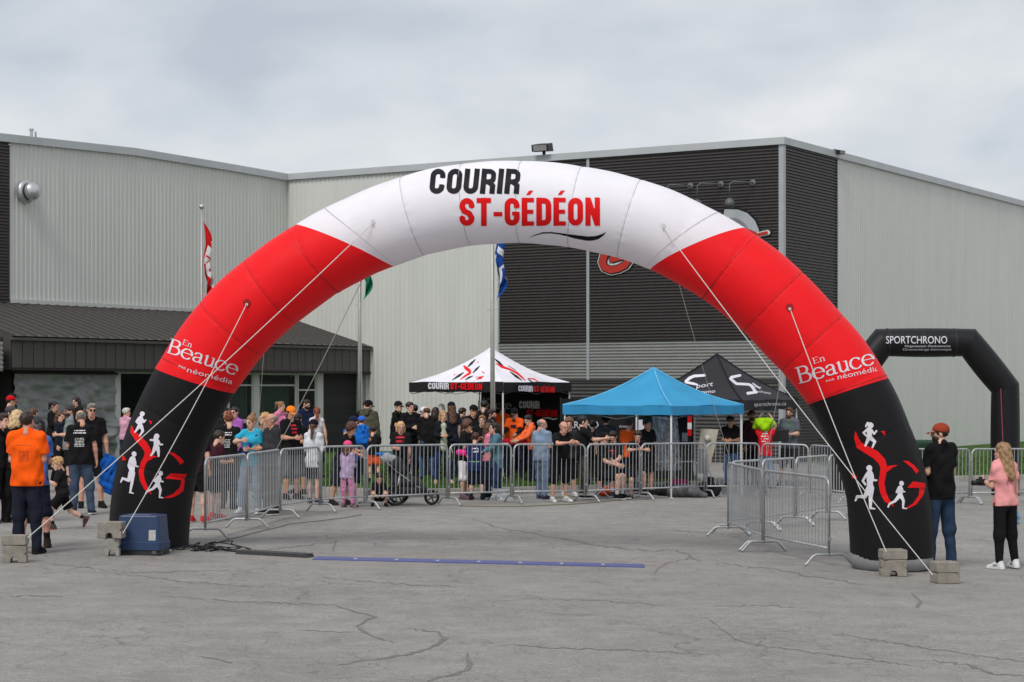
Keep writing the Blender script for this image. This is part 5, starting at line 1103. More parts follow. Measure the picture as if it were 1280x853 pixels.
# --- black tent
T3, bvh3, c3 = tent('pop_up_tent', 'black peaked tent with white logo beside the right side of the arch', 927, 46.4, 3.0, 35, 2.05, 3.19, .22, canvas((.024, .022, .027), .6), canvas((.022, .020, .025), .6), sag=.07, hip_m=canvas((.012, .011, .013)))
m3 = local_map(cast_map(bvh3), T3); s3 = 5.172
decal('roof_logo', Z(chain([(262, 178, 8), (195, 182, 9), (165, 196, 10), (142, 216, 9)]) + chain([(142, 222, 8), (190, 232, 8), (215, 238, 5)]), 830, 435, s3), .3, m3, P_WHT, T3)
decal('roof_logo', Z(chain([(492, 178, 8), (437, 190, 9), (430, 198, 9)]) + chain([(430, 200, 9), (468, 232, 8), (545, 236, 8), (565, 244, 9), (590, 282, 9)]) + chain([(600, 286, 8), (542, 294, 9)]) + chain([(575, 230, 4), (620, 262, 4)]), 830, 435, s3), .3, m3, P_WHT, T3)
sans('lettering', 'port', (870.5, 485.5), (891, 482.5), 5.6, m3, P_WHT, T3, .3); sans('lettering', 'chrono', (868, 492.5), (893.5, 491), 4.2, m3, P_WHT, T3, .3); sans('lettering', 'port', (941, 484), (951, 486), 3.2, m3, P_WHT, T3, .3); sans('lettering', 'chrono', (948, 490.5), (963, 493), 3, m3, P_WHT, T3, .3)
sans('lettering', 'sportchrono.ca', (942.5, 508), (982.5, 506.8), 5, local_map(plane_map(*vplane(c3, 0)), T3), P_WHT, T3, .1)
# --- printed black screen behind the blue tent
scr = thing('banner_screen', 'black printed banner wall with white letters standing behind the blue tent', 'banner', (W(780, 500, 48.2).x, 48.2, 0)); Os = Vector(scr.location)
xa, xb = W(701, 500, 48.2).x - Os.x, W(866, 500, 48.2).x - Os.x; zb = float(zg(Os.x, 48.2)); vs = []
for c in range(41):
    for r in range(7): vs.append((xa + (xb - xa) * c / 40, .02 * math.sin(c * .7 + r * .5), zb + .05 + (2.12 - .05) * r / 6))
MB().add(vs, [(c * 7 + r, c * 7 + r + 1, (c + 1) * 7 + r + 1, (c + 1) * 7 + r) for c in range(40) for r in range(6)]).obj('fabric', WALLM, scr, True)
for x in (xa, (xa + xb) / 2, xb): MB().tube([(x, .05, zb), (x, .05, zb + 2.15)], .02, 8).obj('post', BLACK_PL, scr)
ms_ = local_map(plane_map((Os.x, 48.16, 1), (0, -1, 0)), scr)
sans('lettering', 'CHRONO', (703, 535.5), (748, 535.5), 9, ms_, P_WHT, scr); sans('lettering', 'Organisation', (711, 541), (733, 541), 2.6, ms_, P_WHT, scr); sans('lettering', 'chrono', (774, 534.5), (784, 534.5), 3, ms_, P_WHT, scr)
decal('printed_panel', [bar(797.5, 532, 810, 532, 14)], .5, ms_, P_WHT, scr)
# ================================================================== BLACK INFLATABLE GANTRY
Yg = 46.0; gp = [(1057, 640), (1057, 487), (1103, 428.5), (1211, 428.5), (1256.5, 485), (1256.5, 640)]
pts = [W(x, y, Yg) for x, y in gp]; pts[0].z = float(zg(pts[0].x, Yg)) + .0; pts[-1].z = float(zg(pts[-1].x, Yg)) + .0
gt = thing('inflatable_gantry', 'smaller black angular inflatable arch standing behind the woman in pink', 'inflatable arch', (pts[0] + pts[-1]).to_tuple()); gt.location = ((pts[0].x + pts[-1].x) / 2, Yg, 0); Og = Vector(gt.location)
GB = mat((.007, .007, .008), .45, .1, 3, .35, 7, spec=.28)
def seg(a, b, na, nb, r=.325, n=20, m=GB, name='tube_section'):   # straight inflated section cut by mitre planes
    d = (b - a).normalized(); u = Vector((0, -1, 0)); w = d.cross(u).normalized(); vs = []
    for p, nn_, kk in ((a, na, 0), (b, nb, 0)):
        for k in range(n):
            o_ = (u * math.cos(2 * math.pi * k / n) + w * math.sin(2 * math.pi * k / n)) * r; q = p + o_; t = (p - q).dot(nn_) / d.dot(nn_); vs.append(q + d * t - Og)
    rings = []
    for s_ in np.linspace(0, 1, 9):
        bl = .018 * math.sin(math.pi * s_)
        for k in range(n):
            o_ = (u * math.cos(2 * math.pi * k / n) + w * math.sin(2 * math.pi * k / n)); rings.append(vs[k].lerp(vs[n + k], s_) + o_ * bl)
    MB().add(rings, [(i * n + k, i * n + (k + 1) % n, (i + 1) * n + (k + 1) % n, (i + 1) * n + k) for i in range(8) for k in range(n)]).obj(name, m, gt, True)
dirs = [(pts[i + 1] - pts[i]).normalized() for i in range(5)]; nrm = [dirs[0]] + [(dirs[i] + dirs[i + 1]).normalized() for i in range(4)] + [dirs[4]]
for i in range(5): seg(pts[i], pts[i + 1], nrm[i], nrm[i + 1])
for px in (1109, 1152, 1192):
    a = W(px - 1.1, 428.5, Yg); b = W(px + 1.1, 428.5, Yg); MB().tube([a - Og, b - Og], .342, 24, caps=False).obj('strap', BLACK_PL, gt, True)
mg = local_map(plane_map((0, Yg - .345, 0), (0, -1, 0), .0), gt)
def cyl_map(px, py):                        # wrap print on the beam
    zc = W(1150, 428.5, Yg).z; off = np.full(len(px), .3)
    for _ in range(4):
        d = ray(np.asarray(px, float), np.asarray(py, float)); w = CAMP + d * ((Yg - off))[:, None]; off = np.sqrt(np.maximum(.347 ** 2 - (w[:, 2] - zc) ** 2, .001)) + .006
    return w - np.array(gt.location)
sans('lettering', 'SPORTCHRONO', (1107.6, 429.6), (1184, 429.6), 9.6, cyl_map, P_WHT, gt); sans('lettering', "Organisation d'événements", (1131, 434.2), (1188, 434), 2.8, cyl_map, P_WHT, gt); sans('lettering', 'Chronométrage électronique', (1128.5, 438.4), (1189, 438.2), 2.8, cyl_map, P_WHT, gt)
a = W(1251, 486, Yg - .34); MB().tube([a - Og, W(1254, 560, Yg - .345) - Og], .012, 6).obj('zip', mat((.30, .05, .08), .6), gt)
MB().tube([W(1273, 490, Yg) - Og, W(1330, 540, Yg + 1) - Og], .008, 5).obj('guy_rope', ROPE, gt)
# ================================================================== FLAGS
def flag(px, Y, top_py, lab, cols, f_top, length, rw):
    g0 = Vector(((px - 640) / F * Y, Y, 0)); g0.z = base_z(g0.x, Y); zt = W(px, top_py, Y).z - g0.z
    o = thing('flagpole', 'metal flagpole ' + lab, 'flagpole', g0); MB().tube([(0, 0, 0), (0, 0, zt * .5), (0, 0, zt)], [.055, .05, .032], 10).obj('pole', mat((.42, .41, .39), .45, .1, 6, metal=.4), o, True)
    MB().lathe([(0, zt + .16), (.06, zt + .13), (.08, zt + .08), (.06, zt + .03), (0, zt)], 12).obj('finial', mat((.5, .5, .48), .3, metal=.5), o, True); MB().tube([(.045, 0, zt - .12), (.06, -.03, 1.2)], .006, 5).obj('halyard', ROPE, o)
    MB().tube([(-.12, 0, zt - 2.6), (.12, 0, zt - 2.6)], .012, 6).obj('cleat', ALU, o)
    fl = thing('flag', 'limp ' + lab.split('with ')[1], 'flag', g0); nu, nv_ = 30, 20; vs = []; mi = []
    for i in range(nu + 1):
        for j in range(nv_ + 1):
            u, v = i / nu, j / nv_; z = zt - f_top - v * rw * (1 - .35 * u) - u * (length - .65 * rw); x = .05 + .06 * u + .44 * math.sin(math.pi * min(1, u * 1.1)) * (.35 + .65 * math.sin(2.2 + 9 * v) ** 2) * .6 + .07 * math.sin(7 * u + 3 * v); y = -.05 + .10 * math.sin(13 * v + 5 * u) * (.3 + .7 * u)
            vs.append((x, y, z))
    fs = []
    for i in range(nu):
        for j in range(nv_): fs.append((i * (nv_ + 1) + j, i * (nv_ + 1) + j + 1, (i + 1) * (nv_ + 1) + j + 1, (i + 1) * (nv_ + 1) + j)); mi.append(cols[1](i / nu, j / nv_))
    m = MB(); m.v = vs; m.f = fs; m.mi = mi; m.obj('cloth', [fabric(c) for c in cols[0]], fl, True)
def leaf(u, v): return (abs(u - .5) < .17 - .0) and not (abs(u - .5) < .05 * (1 - abs(v - .5) * 2.2) and abs(v - .5) < .36)
flag(252, 56, 262, 'with red and white flag, left of the arch', ([srgb(190, 25, 30), (.62, .6, .6)], lambda u, v: int(leaf(u, v))), .35, 2.35, 1.05)
flag(449.5, 53, 262, 'with green flag half hidden by the arch', ([srgb(20, 110, 80)], lambda u, v: 0), .25, 2.35, 1.05)
flag(615.5, 46.6, 252, 'with blue and white flag under the middle of the arch', ([srgb(24, 68, 140), (.62, .62, .64)], lambda u, v: int(abs(u - .5) < .035 or abs(v - .5) < .05 or (abs(abs(u - .5) - .28) < .04 and abs(abs(v - .5) - .28) < .06))), .25, 2.2, 1.0)
# ================================================================== STROLLER AND OTHER GEAR
g = G(495, 636); st = thing('stroller', 'black three-wheeled stroller behind the barrier in front of the blond woman', 'stroller', ((494 - 640) / F * 38.15, 38.15, base_z(-2.3, 38.15)), R(2))
TYRE = mat((.02, .02, .02), .8, .1); FRM = mat((.33, .34, .36), .35, .1, metal=.6); SEATM = fabric((.03, .03, .034))
for x, y, r in ((0, -.28, .205), (0.06, .28, .205), (.72, 0, .15)):
    w = link('wheel', None, st); w.location = (x, y, r); MB().tube([((r - .022) * math.cos(a), 0, (r - .022) * math.sin(a)) for a in np.linspace(0, 6.2832, 24, endpoint=False)], .024, 8, True).obj('tyre', TYRE, w, True)
    m = MB().lathe([(0, -.03), (.03, -.03), (.03, .03), (0, .03)], 10, axis='y')
    m.tube([((r - .045) * math.cos(a), 0, (r - .045) * math.sin(a)) for a in np.linspace(0, 6.2832, 20, endpoint=False)], .010, 6, True)
    for k in range(5): a = k * 1.2566; m.tube([(0, 0, 0), ((r - .045) * math.cos(a), 0, (r - .045) * math.sin(a))], .014, 6)
    m.obj('rim', mat((.08, .08, .085), .4), w)
for s in (-1, 1): MB().tube([(-.30, s * .22, .98), (-.22, s * .24, .90), (.1, s * .25, .62), (.45, s * .16, .36), (.66, s * .05, .30), (.72, s * .05, .15)], .016, 8).tube([(.02, s * .27, .20), (.1, s * .25, .62)], .015, 8).obj('frame_tube', FRM, st, True)
MB().tube([(-.30, -.22, .98), (-.33, -.2, 1.0), (-.33, .2, 1.0), (-.30, .22, .98)], .02, 8).obj('handle', BLACK_PL, st, True); MB().tube([(0, -.28, .205), (.06, .28, .205)], .012, 8).obj('axle', FRM, st)
sub_bag(st, 'seat', [K((-.08, 0, .90), (.08, 0, .52), .12, .17), K((.08, -.12, .48), (.40, -.1, .44), .13, .10), K((.08, .12, .48), (.40, .1, .44), .13, .10), K((.4, 0, .42), (.5, 0, .3), .10, .06)], .015, SEATM, .05)
sub_bag(st, 'basket', [K((.02, -.14, .27), (.55, -.08, .30), .12, .08), K((.02, .14, .27), (.55, .08, .30), .12, .08)], .015, SEATM, .05)
sub_bag(st, 'sun_canopy', [K((-.16, -.18, .92), (-.16, .18, .92), .11), K((-.05, -.18, .90), (-.05, .18, .90), .09)], .014, mat((.30, .31, .33), .7), .03)
sub_bag(st, 'hood', [K((.02, -.18, .82), (.02, .18, .82), .13), K((.10, -.16, .70), (.10, .16, .70), .12)], .016, SEATM, .05)
sub_bag(st, 'blue_blanket', [K((-.35, -.15, 1.0), (-.22, -.02, .98), .04, .045), K((-.30, .05, .99), (-.10, .12, 1.0), .045, .03)], .013, fabric((.02, .16, .5)), .03)
sub_bag(st, 'teal_blanket', [K((.2, -.1, .30), (.40, -.08, .33), .05, .035)], .014, fabric((.02, .22, .22)), .03)
def at(px, py, Y): p = W(px, py, Y); return Vector((p.x, Y, base_z(p.x, Y)))
# folding table with red cloth in the white tent
p = at(655, 548, 46.6); tb_ = thing('folding_table', 'white folding table in the white tent with red cloth on it', 'table', p, R(-10))
MB().box(-.75, -.35, .86, .75, .35, .90).obj('tabletop', mat((.55, .55, .54), .5, .05), tb_)
for x in (-.65, .65):
    for y in (-.28, .28): MB().tube([(x, y, 0), (x, y, .86)], .016, 8).obj('leg', FRM, tb_)
rc = link('red_cloth', frame_mesh([surf([K((-.45, -.1, .94), (.1, 0, .95), .07, .06), K((.0, -.2, .94), (.35, -.1, .94), .05), K((-.3, -.33, .90), (.2, -.34, .88), .04)], .016, .05, noise=.008, seed=4)], fabric(srgb(150, 20, 34)), 'red_cloth')); rc.location = p; rc.rotation_euler = (0, 0, R(-10)); tag(rc, 'crumpled red cloth on the white table in the white tent', 'cloth')
# beige antenna panel on a grey post
p = at(884, 600, 43.6); an = thing('antenna_panel', 'beige tapered antenna panel leaning on a grey box behind the barrier', 'antenna panel', p)
BEI = mat((.42, .38, .31), .7, .1, 6); x = lambda px: (px - 884) / F * 43.6; zc = lambda py: W(0, py, 43.6).z - p.z
prof = [(x(876), zc(536)), (x(898), zc(537)), (x(893), zc(562)), (x(884), zc(592)), (x(874), zc(592)), (x(873), zc(560))]
MB().prism(prof, -.02, .02).obj('board', BEI, an); MB().lathe([(0, -.10), (.05, -.10), (.07, -.06), (.07, 0)], 14, (x(884), -.02, zc(548)), axis='y').obj('boss', mat((.5, .47, .4), .5), an, True)
MB().box(x(871), -.16, zc(592), x(881.5), -.05, zc(561)).obj('box', mat((.17, .18, .19), .5), an)
for dx in (-.3, 0, .3): MB().tube([(0, -.05, zc(585)), (dx, -.25 if dx else .3, 0)], .016, 8).obj('leg', FRM, an)
# clear plastic cover, bags, crate, striped banner
CLEAR = bpy.data.materials.new('clear_plastic'); CLEAR.use_nodes = True; t = CLEAR.node_tree; b = t.nodes['Principled BSDF']; b.inputs['Base Color'].default_value = (.75, .77, .8, 1); b.inputs['Roughness'].default_value = .25
tr = t.nodes.new('ShaderNodeBsdfTransparent'); ms = t.nodes.new('ShaderNodeMixShader'); nz = t.nodes.new('ShaderNodeTexNoise'); nz.inputs['Scale'].default_value = 9; nz.inputs['Detail'].default_value = 6; mr = t.nodes.new('ShaderNodeMapRange'); mr.inputs[1].default_value = .35; mr.inputs[2].default_value = .7; mr.inputs[3].default_value = .08; mr.inputs[4].default_value = .5
t.links.new(nz.outputs[0], mr.inputs[0]); t.links.new(mr.outputs[0], ms.inputs[0]); t.links.new(tr.outputs[0], ms.inputs[1]); t.links.new(b.outputs[0], ms.inputs[2]); t.links.new(ms.outputs[0], t.nodes['Material Output'].inputs[0])
def plastic(px0, px1, py0, py1, Y, label, flare=.25):
    a = at((px0 + px1) / 2, py1, Y); w = (px1 - px0) / F * Y / 2; z1 = W(0, py0, Y).z - a.z; z0 = max(.01, W(0, py1, Y).z - a.z); n, k_ = 36, 14; vs = []
    for i in range(n):
        an_ = 2 * math.pi * i / n
        for k in range(k_ + 1):
            v = k / k_; r = w * (1 - flare + flare * v) * (1 + .10 * math.sin(5 * an_ + 3 * v) + .06 * math.sin(11 * an_ + 7 * v)); vs.append((r * math.cos(an_), r * .6 * math.sin(an_), z1 + (z0 - z1) * v))
    o = MB().add(vs, [(i * (k_ + 1) + k, ((i + 1) % n) * (k_ + 1) + k, ((i + 1) % n) * (k_ + 1) + k + 1, i * (k_ + 1) + k + 1) for i in range(n) for k in range(k_)]).obj('plastic_sheet', CLEAR, None, True); o.location = a; tag(o, label, 'plastic sheet')
plastic(812, 850, 521, 588, 44.2, 'clear crumpled plastic cover hanging under the blue tent'); plastic(612, 641, 611, 637, 40.2, 'clear plastic sheet around the feet of the woman in the teal blouse', .35)
def bag(px, py, Y, label, name, prims, m, cat='bag', noise=.012):
    o = link(name, frame_mesh([surf(prims, .018, .06, cuts=[(0, 0, 1, 0)], noise=noise, seed=int(px), nf=18)], m, name)); o.location = at(px, py, Y); tag(o, label, cat)
bag(838, 614, 43.3, 'black bag on the asphalt left of the grey sack', 'duffel_bag', [K((-.2, 0, .13), (.15, 0, .12), .14), K((-.05, 0, .25), (.05, 0, .25), .02)], fabric((.018, .018, .02)))
bag(860, 614, 42.9, 'grey plastic sack lying under the blue tent', 'plastic_sack', [K((-.35, 0, .12), (.1, -.05, .16), .13, .15), K((.1, -.05, .12), (.38, -.1, .05), .12, .05)], mat((.10, .10, .105), .35, .3, 8, .5, 14))
bag(848, 608, 44.0, 'magenta bag behind the grey sack under the blue tent', 'tote_bag', [K((-.15, 0, .15), (.15, 0, .17), .16), K((-.1, 0, .3), (.1, 0, .3), .05)], fabric(srgb(120, 24, 70)))
bag(885, 613, 43.4, 'black backpack at the foot of the beige antenna panel', 'backpack', [K((-.12, 0, .15), (.15, 0, .15), .16, .15), K((0, 0, .3), (.05, 0, .36), .10)], fabric((.016, .016, .018)))
bag(762, 608, 42.6, 'orange bag on the kerb behind the seated boys', 'orange_bag', [K((-.14, 0, .12), (.16, 0, .14), .11, .12), K((0, 0, .2), (.05, 0, .26), .06)], fabric(srgb(225, 70, 25)))
p = at(862, 540, 46.8); o = thing('striped_banner', 'small red and white vertical banner hanging under the blue tent', 'banner', (p.x, 46.8, W(0, 545, 46.8).z)); zz0 = 0
for i, c in enumerate((srgb(190, 20, 25), (.6, .6, .6), srgb(190, 20, 25))): MB().box(-.05, -.01, i * .16, .05, .01, i * .16 + .157).obj('stripe_panel', fabric(c), o)
MB().tube([(0, .03, -1.6), (0, .03, .62)], .012, 6).obj('post', BLACK_PL, o)
p = at(856, 548, 45.0); o = thing('clipboard', 'pale grey notice board on a thin stand under the blue tent', 'notice board', p); z0 = W(0, 552, 45).z - p.z; MB().box(-.065, -.01, z0, .065, .01, z0 + .2).obj('board', mat((.30, .31, .32), .6), o); MB().tube([(0, .02, 0), (0, .02, z0 + .05)], .012, 6).obj('stand', BLACK_PL, o); MB().lathe([(0, 0), (.15, 0), (.15, .015), (0, .02)], 14).obj('base', BLACK_PL, o)
# green wheeled bin by the far lawn
p = at(1151, 560, 46.8); o = thing('wheeled_bin', 'dark green waste bin behind the man in the rust cap', 'waste bin', p, R(20)); o.scale = (.42, .6, .92); GRN = mat((.012, .045, .022), .5, .1)
stack_rings([rrect(.9, .7, .12), rrect(1.15, .9, 1.15), rrect(1.2, .95, 1.17), rrect(1.2, .95, 1.22)]).obj('body', GRN, o); stack_rings([rrect(1.22, .98, 1.225), rrect(1.2, .95, 1.30), rrect(1.0, .7, 1.36)]).obj('lid', GRN, o)
for s in (-1, 1): MB().lathe([(0, -.04), (.12, -.04), (.12, .04), (0, .04)], 14, (.3, s * .3, .12), axis='y').obj('wheel', TYRE, o)
MB().box(-.35, -.5, .9, .35, -.46, .98).obj('handle', GRN, o)
# stools for the seated boys
def stool(px, Y, hgt, label):
    o = thing('folding_stool', label, 'stool', at(px, 600, Y)); MB().box(-.2, -.18, hgt - .03, .2, .18, hgt).obj('seat', fabric((.03, .03, .035)), o)
    for s in (-1, 1): MB().tube([(-.2, s * .17, 0), (.2, s * .17, hgt - .03)], .014, 8).obj('leg', FRM, o); MB().tube([(.2, s * .17, 0), (-.2, s * .17, hgt - .03)], .014, 8).obj('leg', FRM, o)

# ================================================================== THE PEOPLE
OR_, ORJ = srgb(255, 84, 20), srgb(235, 80, 30)
WHS = (.62, .62, .60)
# --- near people on the left
person(34, 517, 26.0, 'man in orange T-shirt and dark jeans seen from behind at the left', 176, h=1.86, top=(OR_, 'short', fabric((.98, .105, .004))), bot=(srgb(30, 34, 46), 'long'), hair=('short', DKBR), arms=('front', 'front'), legs='stand', girth=1.14, near=True, prints=[(-1, .70, 1, (.45, .06, .01), .20, .008), (-1, .48, 9, (.45, .06, .01), .15, .008)], skin='ruddy', turn=-8)
person(43, 528, 26.9, 'man in blue polo, navy shorts and black socks beside the orange T-shirt', 200, h=1.78, top=(srgb(74, 104, 168), 'short'), bot=(srgb(30, 34, 52), 'knee'), hair=('bald', GREYH), cap=(srgb(62, 62, 66),), arms=('front', 'front'), shoe=srgb(50, 38, 30), sock=BLK_, near=True, skin='ruddy', turn=25)
boy = person(85, 570, 30.4, 'blond boy in black T-shirt and shorts running to the left', -78, h=1.17, top=(srgb(30, 28, 30), 'short'), bot=(srgb(18, 18, 20), 'shorts'), hair=('short', BLOND), arms=('runf', 'runb'), legs='run', lean=8, near=True, shoe=srgb(70, 66, 66), sole=srgb(150, 60, 66), sock=BLK_, prints=[(1, .35, 3, (.4, .4, .42), .10, .03)], skin='fair', hem=.09)
person(103, 516, 33.7, 'bald man in black T-shirt with white back print and blue jeans', 186, top=(BLK_, 'short'), bot=(srgb(64, 78, 98), 'long'), hair=('bald', GREYH), arms=('front', 'side'), legs='contra', girth=1.08, near=True, shoe=srgb(40, 42, 50), sole=WHS, prints=[(-1, .74, 2, WHS, .22, .02), (-1, .46, 6, WHS, .17, .013)], skin='ruddy')
person(114, 507, 35.6, 'grey-haired man in dark glasses and black T-shirt holding a blue jacket', 20, top=(BLK_, 'short'), bot=(BLK_, 'shorts'), hair=('short', GREYH), arms=('side', 'front'), legs='wide', glasses=True, skin='ruddy', prints=[(1, .4, 3, WHS, .12, .02)])
sk = person.skel; wr = sk['ob'].matrix_basis @ Vector(sk['A'][0][2])
jk = link('blue_jacket', frame_mesh([surf([K((-.02, 0, 0), (.02, 0, -.12), .06, .10), K((-.06, 0, -.1), (-.08, .02, -.5), .09, .08), K((.07, 0, -.1), (.13, 0, -.48), .10, .08), K((0, .02, -.1), (.03, 0, -.58), .10, .09), K((.16, 0, -.2), (.20, 0, -.38), .05)], .012, .04, noise=.02, seed=3, nf=34)], fabric(srgb(22, 84, 165)), 'blue_jacket'), None, wr + Vector((.03, -.05, -.08))); tag(jk, 'bright blue jacket hanging from the hand of the grey-haired man', 'jacket')
person(64, 504, 48, 'woman with black ponytail in black jacket in front of the tarpaulin', 70, sex='f', top=(srgb(26, 24, 26), 'long'), bot=(BLK_, 'tight'), hair=('tail', BLACKH), arms=('phone', 'phone'), skin='tan')
person(87, 509, 40.5, 'bearded man in grey T-shirt and grey cap beside the bald man', -75, top=(srgb(128, 136, 136), 'short'), bot=(BLK_, 'shorts'), hair=('short', DKBR), cap=(srgb(70, 66, 64),), beard=DKBR, arms=('front', 'front'), skin='fair')
person(96, 498, 53, 'woman with long dark hair partly hidden before the tarpaulin', -40, sex='f', top=(srgb(36, 30, 30), 'long'), hair=('long', DKBR), bot=(BLK_, 'long'))
person(9, 497, 47, 'man in red cap and black top at the far left edge', 120, top=(BLK_, 'long'), cap=(srgb(190, 18, 30),), hair=('short', DKBR), arms=('front', 'front'))
person(16, 494, 52, 'person in navy cap and navy jacket behind the red cap', 120, top=(NAVY, 'long'), cap=(srgb(26, 28, 40),), hair=('short', BLACKH))
person(21, 510, 31.5, 'blond woman in black T-shirt just behind the orange T-shirt', 165, sex='f', h=1.80, top=(BLK_, 'short'), hair=('bob', srgb(200, 170, 125)), arms=('front', 'hips'), bot=(BLK_, 'long'))
person(8, 511, 37, 'person in dark grey cap and black shirt at the left edge', 100, top=(BLK_, 'short'), cap=(srgb(74, 70, 70),), hair=('short', DKBR), bot=(BLK_, 'long'), arms=('fold', 'fold'))
person(-1, 520, 31.5, 'person in black clothes cut off by the left edge', 60, top=(BLK_, 'long'), bot=(BLK_, 'long'), hair=('short', DKBR), shoe=srgb(40, 36, 36), sole=srgb(90, 80, 76))
person(42, 513, 40, 'brown-haired person behind the blond woman and the blue polo', 180, top=(srgb(40, 38, 40), 'short'), hair=('short', BROWN))
person(156, 512, 50, 'grey-haired woman in pink striped T-shirt and denim shorts on the grass', 150, sex='f', top=(srgb(205, 150, 175), 'short'), bot=(srgb(46, 60, 90), 'knee'), hair=('short', WHITEH), arms=('camera', 'camera'), shoe=WHS, girth=1.1, skin='ruddy', turn=-70)
# --- behind the left barriers
person(247, 528, 32.4, 'person in black shorts and red shoes half hidden by the left arch leg', 160, h=1.66, sex='f', top=(srgb(40, 22, 30), 'short'), bot=(BLK_, 'shorts'), shoe=srgb(190, 25, 30), sole=WHS, hair=('tail', DKBR), skin='fair')
person(269, 541, 33.3, 'teenager in maroon top and red-and-white shoes behind the first barrier', 120, top=(srgb(60, 26, 36), 'short'), bot=(BLK_, 'shorts'), shoe=srgb(200, 40, 40), sole=WHS, hair=('short', DKBR), arms=('front', 'front'))
person(285, 519, 36, 'red-haired woman in black T-shirt with white back print', 172, sex='f', top=(BLK_, 'short'), bot=(srgb(40, 42, 48), 'long'), hair=('bun', REDH), arms=('front', 'front'), girth=1.15, prints=[(-1, .72, 2, WHS, .2, .02), (-1, .44, 6, WHS, .15, .013)])
person(294, 511, 42, 'woman in purple top and dark glasses behind the red-haired woman', -30, sex='f', top=(srgb(160, 90, 170), 'short'), hair=('tail', DKBR), glasses=True, arms=('phone', 'front'), bot=(DJEAN, 'long'))
person(281, 512, 43.5, 'dark-haired person next to the woman in the purple top', 30, top=(srgb(40, 36, 40), 'short'), hair=('short', BLACKH), skin='tan')
person(312, 522, 34.8, 'woman in turquoise T-shirt with hair bun and pale jeans', -12, sex='f', top=(srgb(48, 165, 195), 'short'), bot=(srgb(120, 140, 160), 'long'), hair=('bun', LTBR), arms=('front', 'rest'), shoe=WHS, turn=-25)
sk = person.skel; sash = sub_bag(sk['ob'], 'sash', [K(tuple(sk['Nk'] + np.array((.12, -.06, -.12)) * sk['k']), tuple(sk['P'] + np.array((-.12, -.15, .12))), .028, .05)], .012, fabric(srgb(58, 60, 130)))
person(339, 520, 34.6, 'balding man in dark grey hoodie and black trousers at the barrier', -55, top=(srgb(52, 52, 56), 'long', fabric(srgb(52, 52, 56)), 'hood'), bot=(BLK_, 'long'), hair=('bald', GREYH), arms=('front', 'front'), shoe=srgb(34, 34, 38), sole=WHS, girth=1.1, skin='tan', nod=14)
person(331, 518, 39.5, 'blond person behind the man in the grey hoodie', -60, sex='f', top=(srgb(150, 120, 100), 'short'), hair=('bob', BLOND))
person(349, 504, 50, 'woman in pink jacket with ponytail in front of the window', 60, sex='f', top=(srgb(214, 124, 160), 'long'), hair=('tail', LTBR), bot=(DJEAN, 'long'))
person(364, 511, 39.4, 'man in orange cap and black T-shirt with red print', 40, top=(BLK_, 'short'), bot=(srgb(96, 98, 104), 'knee'), cap=(srgb(255, 130, 30),), hair=('short', DKBR), arms=('front', 'front'), prints=[(1, .6, 3, srgb(190, 30, 50), .16, .035)], nod=12, skin='tan')
person(375, 520, 41.3, 'dark-haired person in black T-shirt beside the orange cap', -50, top=(BLK_, 'short'), hair=('short', BLACKH), arms=('front', 'front'), bot=(srgb(60, 62, 66), 'knee'), skin='tan', nod=16)
person(381, 502, 52, 'bearded man in navy top and glasses in front of the window', 45, top=(srgb(26, 34, 62), 'long'), hair=('short', DKBR), beard=DKBR, glasses='clear', girth=1.1)
person(396, 511, 46.3, 'woman in white sleeveless top with red ponytail', 170, sex='f', top=(srgb(205, 200, 208), 'none'), hair=('longtail', REDH), arms=('front', 'side'), bot=(DJEAN, 'long'))
person(392, 527, 38, 'woman in white hoodie and black cap with long brown ponytail', 165, sex='f', top=(srgb(214, 216, 220), 'long', fabric(srgb(214, 216, 220)), 'hood'), bot=(BLK_, 'shorts'), hair=('longtail', BROWN), cap=(BLK_,), arms=('front', 'front'), shoe=srgb(40, 42, 48), sole=WHS, hem=.16)
person(424, 534, 37.8, 'brown-haired woman in black bending towards the girl in lilac', 60, sex='f', h=1.62, top=(BLK_, 'short'), bot=(srgb(34, 36, 50), 'knee'), hair=('curly', srgb(76, 42, 28)), arms=('front', 'reach'), lean=22, skin='tan', shoe=srgb(40, 34, 36), nod=20)
person(435, 553, 37.1, 'girl in pink cap, lilac jacket and flowered leggings', 150, h=1.24, sex='f', top=(srgb(178, 156, 190), 'long'), bot=(srgb(196, 120, 150), 'tight', mat(srgb(190, 120, 160), .9, .55, 30)), cap=(srgb(226, 80, 130),), hair=('bob', BROWN), arms=('front', 'front'), hem=.16, shoe=srgb(110, 80, 90))
sk_m = person(440, 523, 38.6, 'man in navy cap and shorts carrying the boy in blue', 150, top=(srgb(40, 92, 170), 'short'), bot=(srgb(28, 34, 52), 'knee'), cap=(srgb(26, 34, 60),), hair=('short', DKBR), arms=('rest', 'rest'), shoe=WHS, skin='ruddy')
zc_ = W(452, 525, 38.2).z
person(452, 525, 38.2, 'small boy in blue hoodie and blue cap carried by the man in navy cap', 200, h=1.02, base=zc_ - .86, top=(srgb(30, 110, 200), 'long', fabric(srgb(30, 110, 200)), 'hood'), bot=(srgb(32, 60, 110), 'long'), cap=(srgb(50, 100, 200),), hair=('short', BROWN), arms=('front', 'front'), legs='hang')
person(462, 503, 48, 'man in olive jacket and black cap on the grass', 160, top=(srgb(78, 76, 62), 'long', fabric(srgb(78, 76, 62)), 'hood'), bot=(BLK_, 'long'), cap=(BLK_,), hair=('short', DKBR), arms=('front', 'side'), girth=1.1)
person(456, 503, 49.6, 'dark-haired man facing the olive jacket', 0, top=(BLK_, 'short'), hair=('short', DKBR))
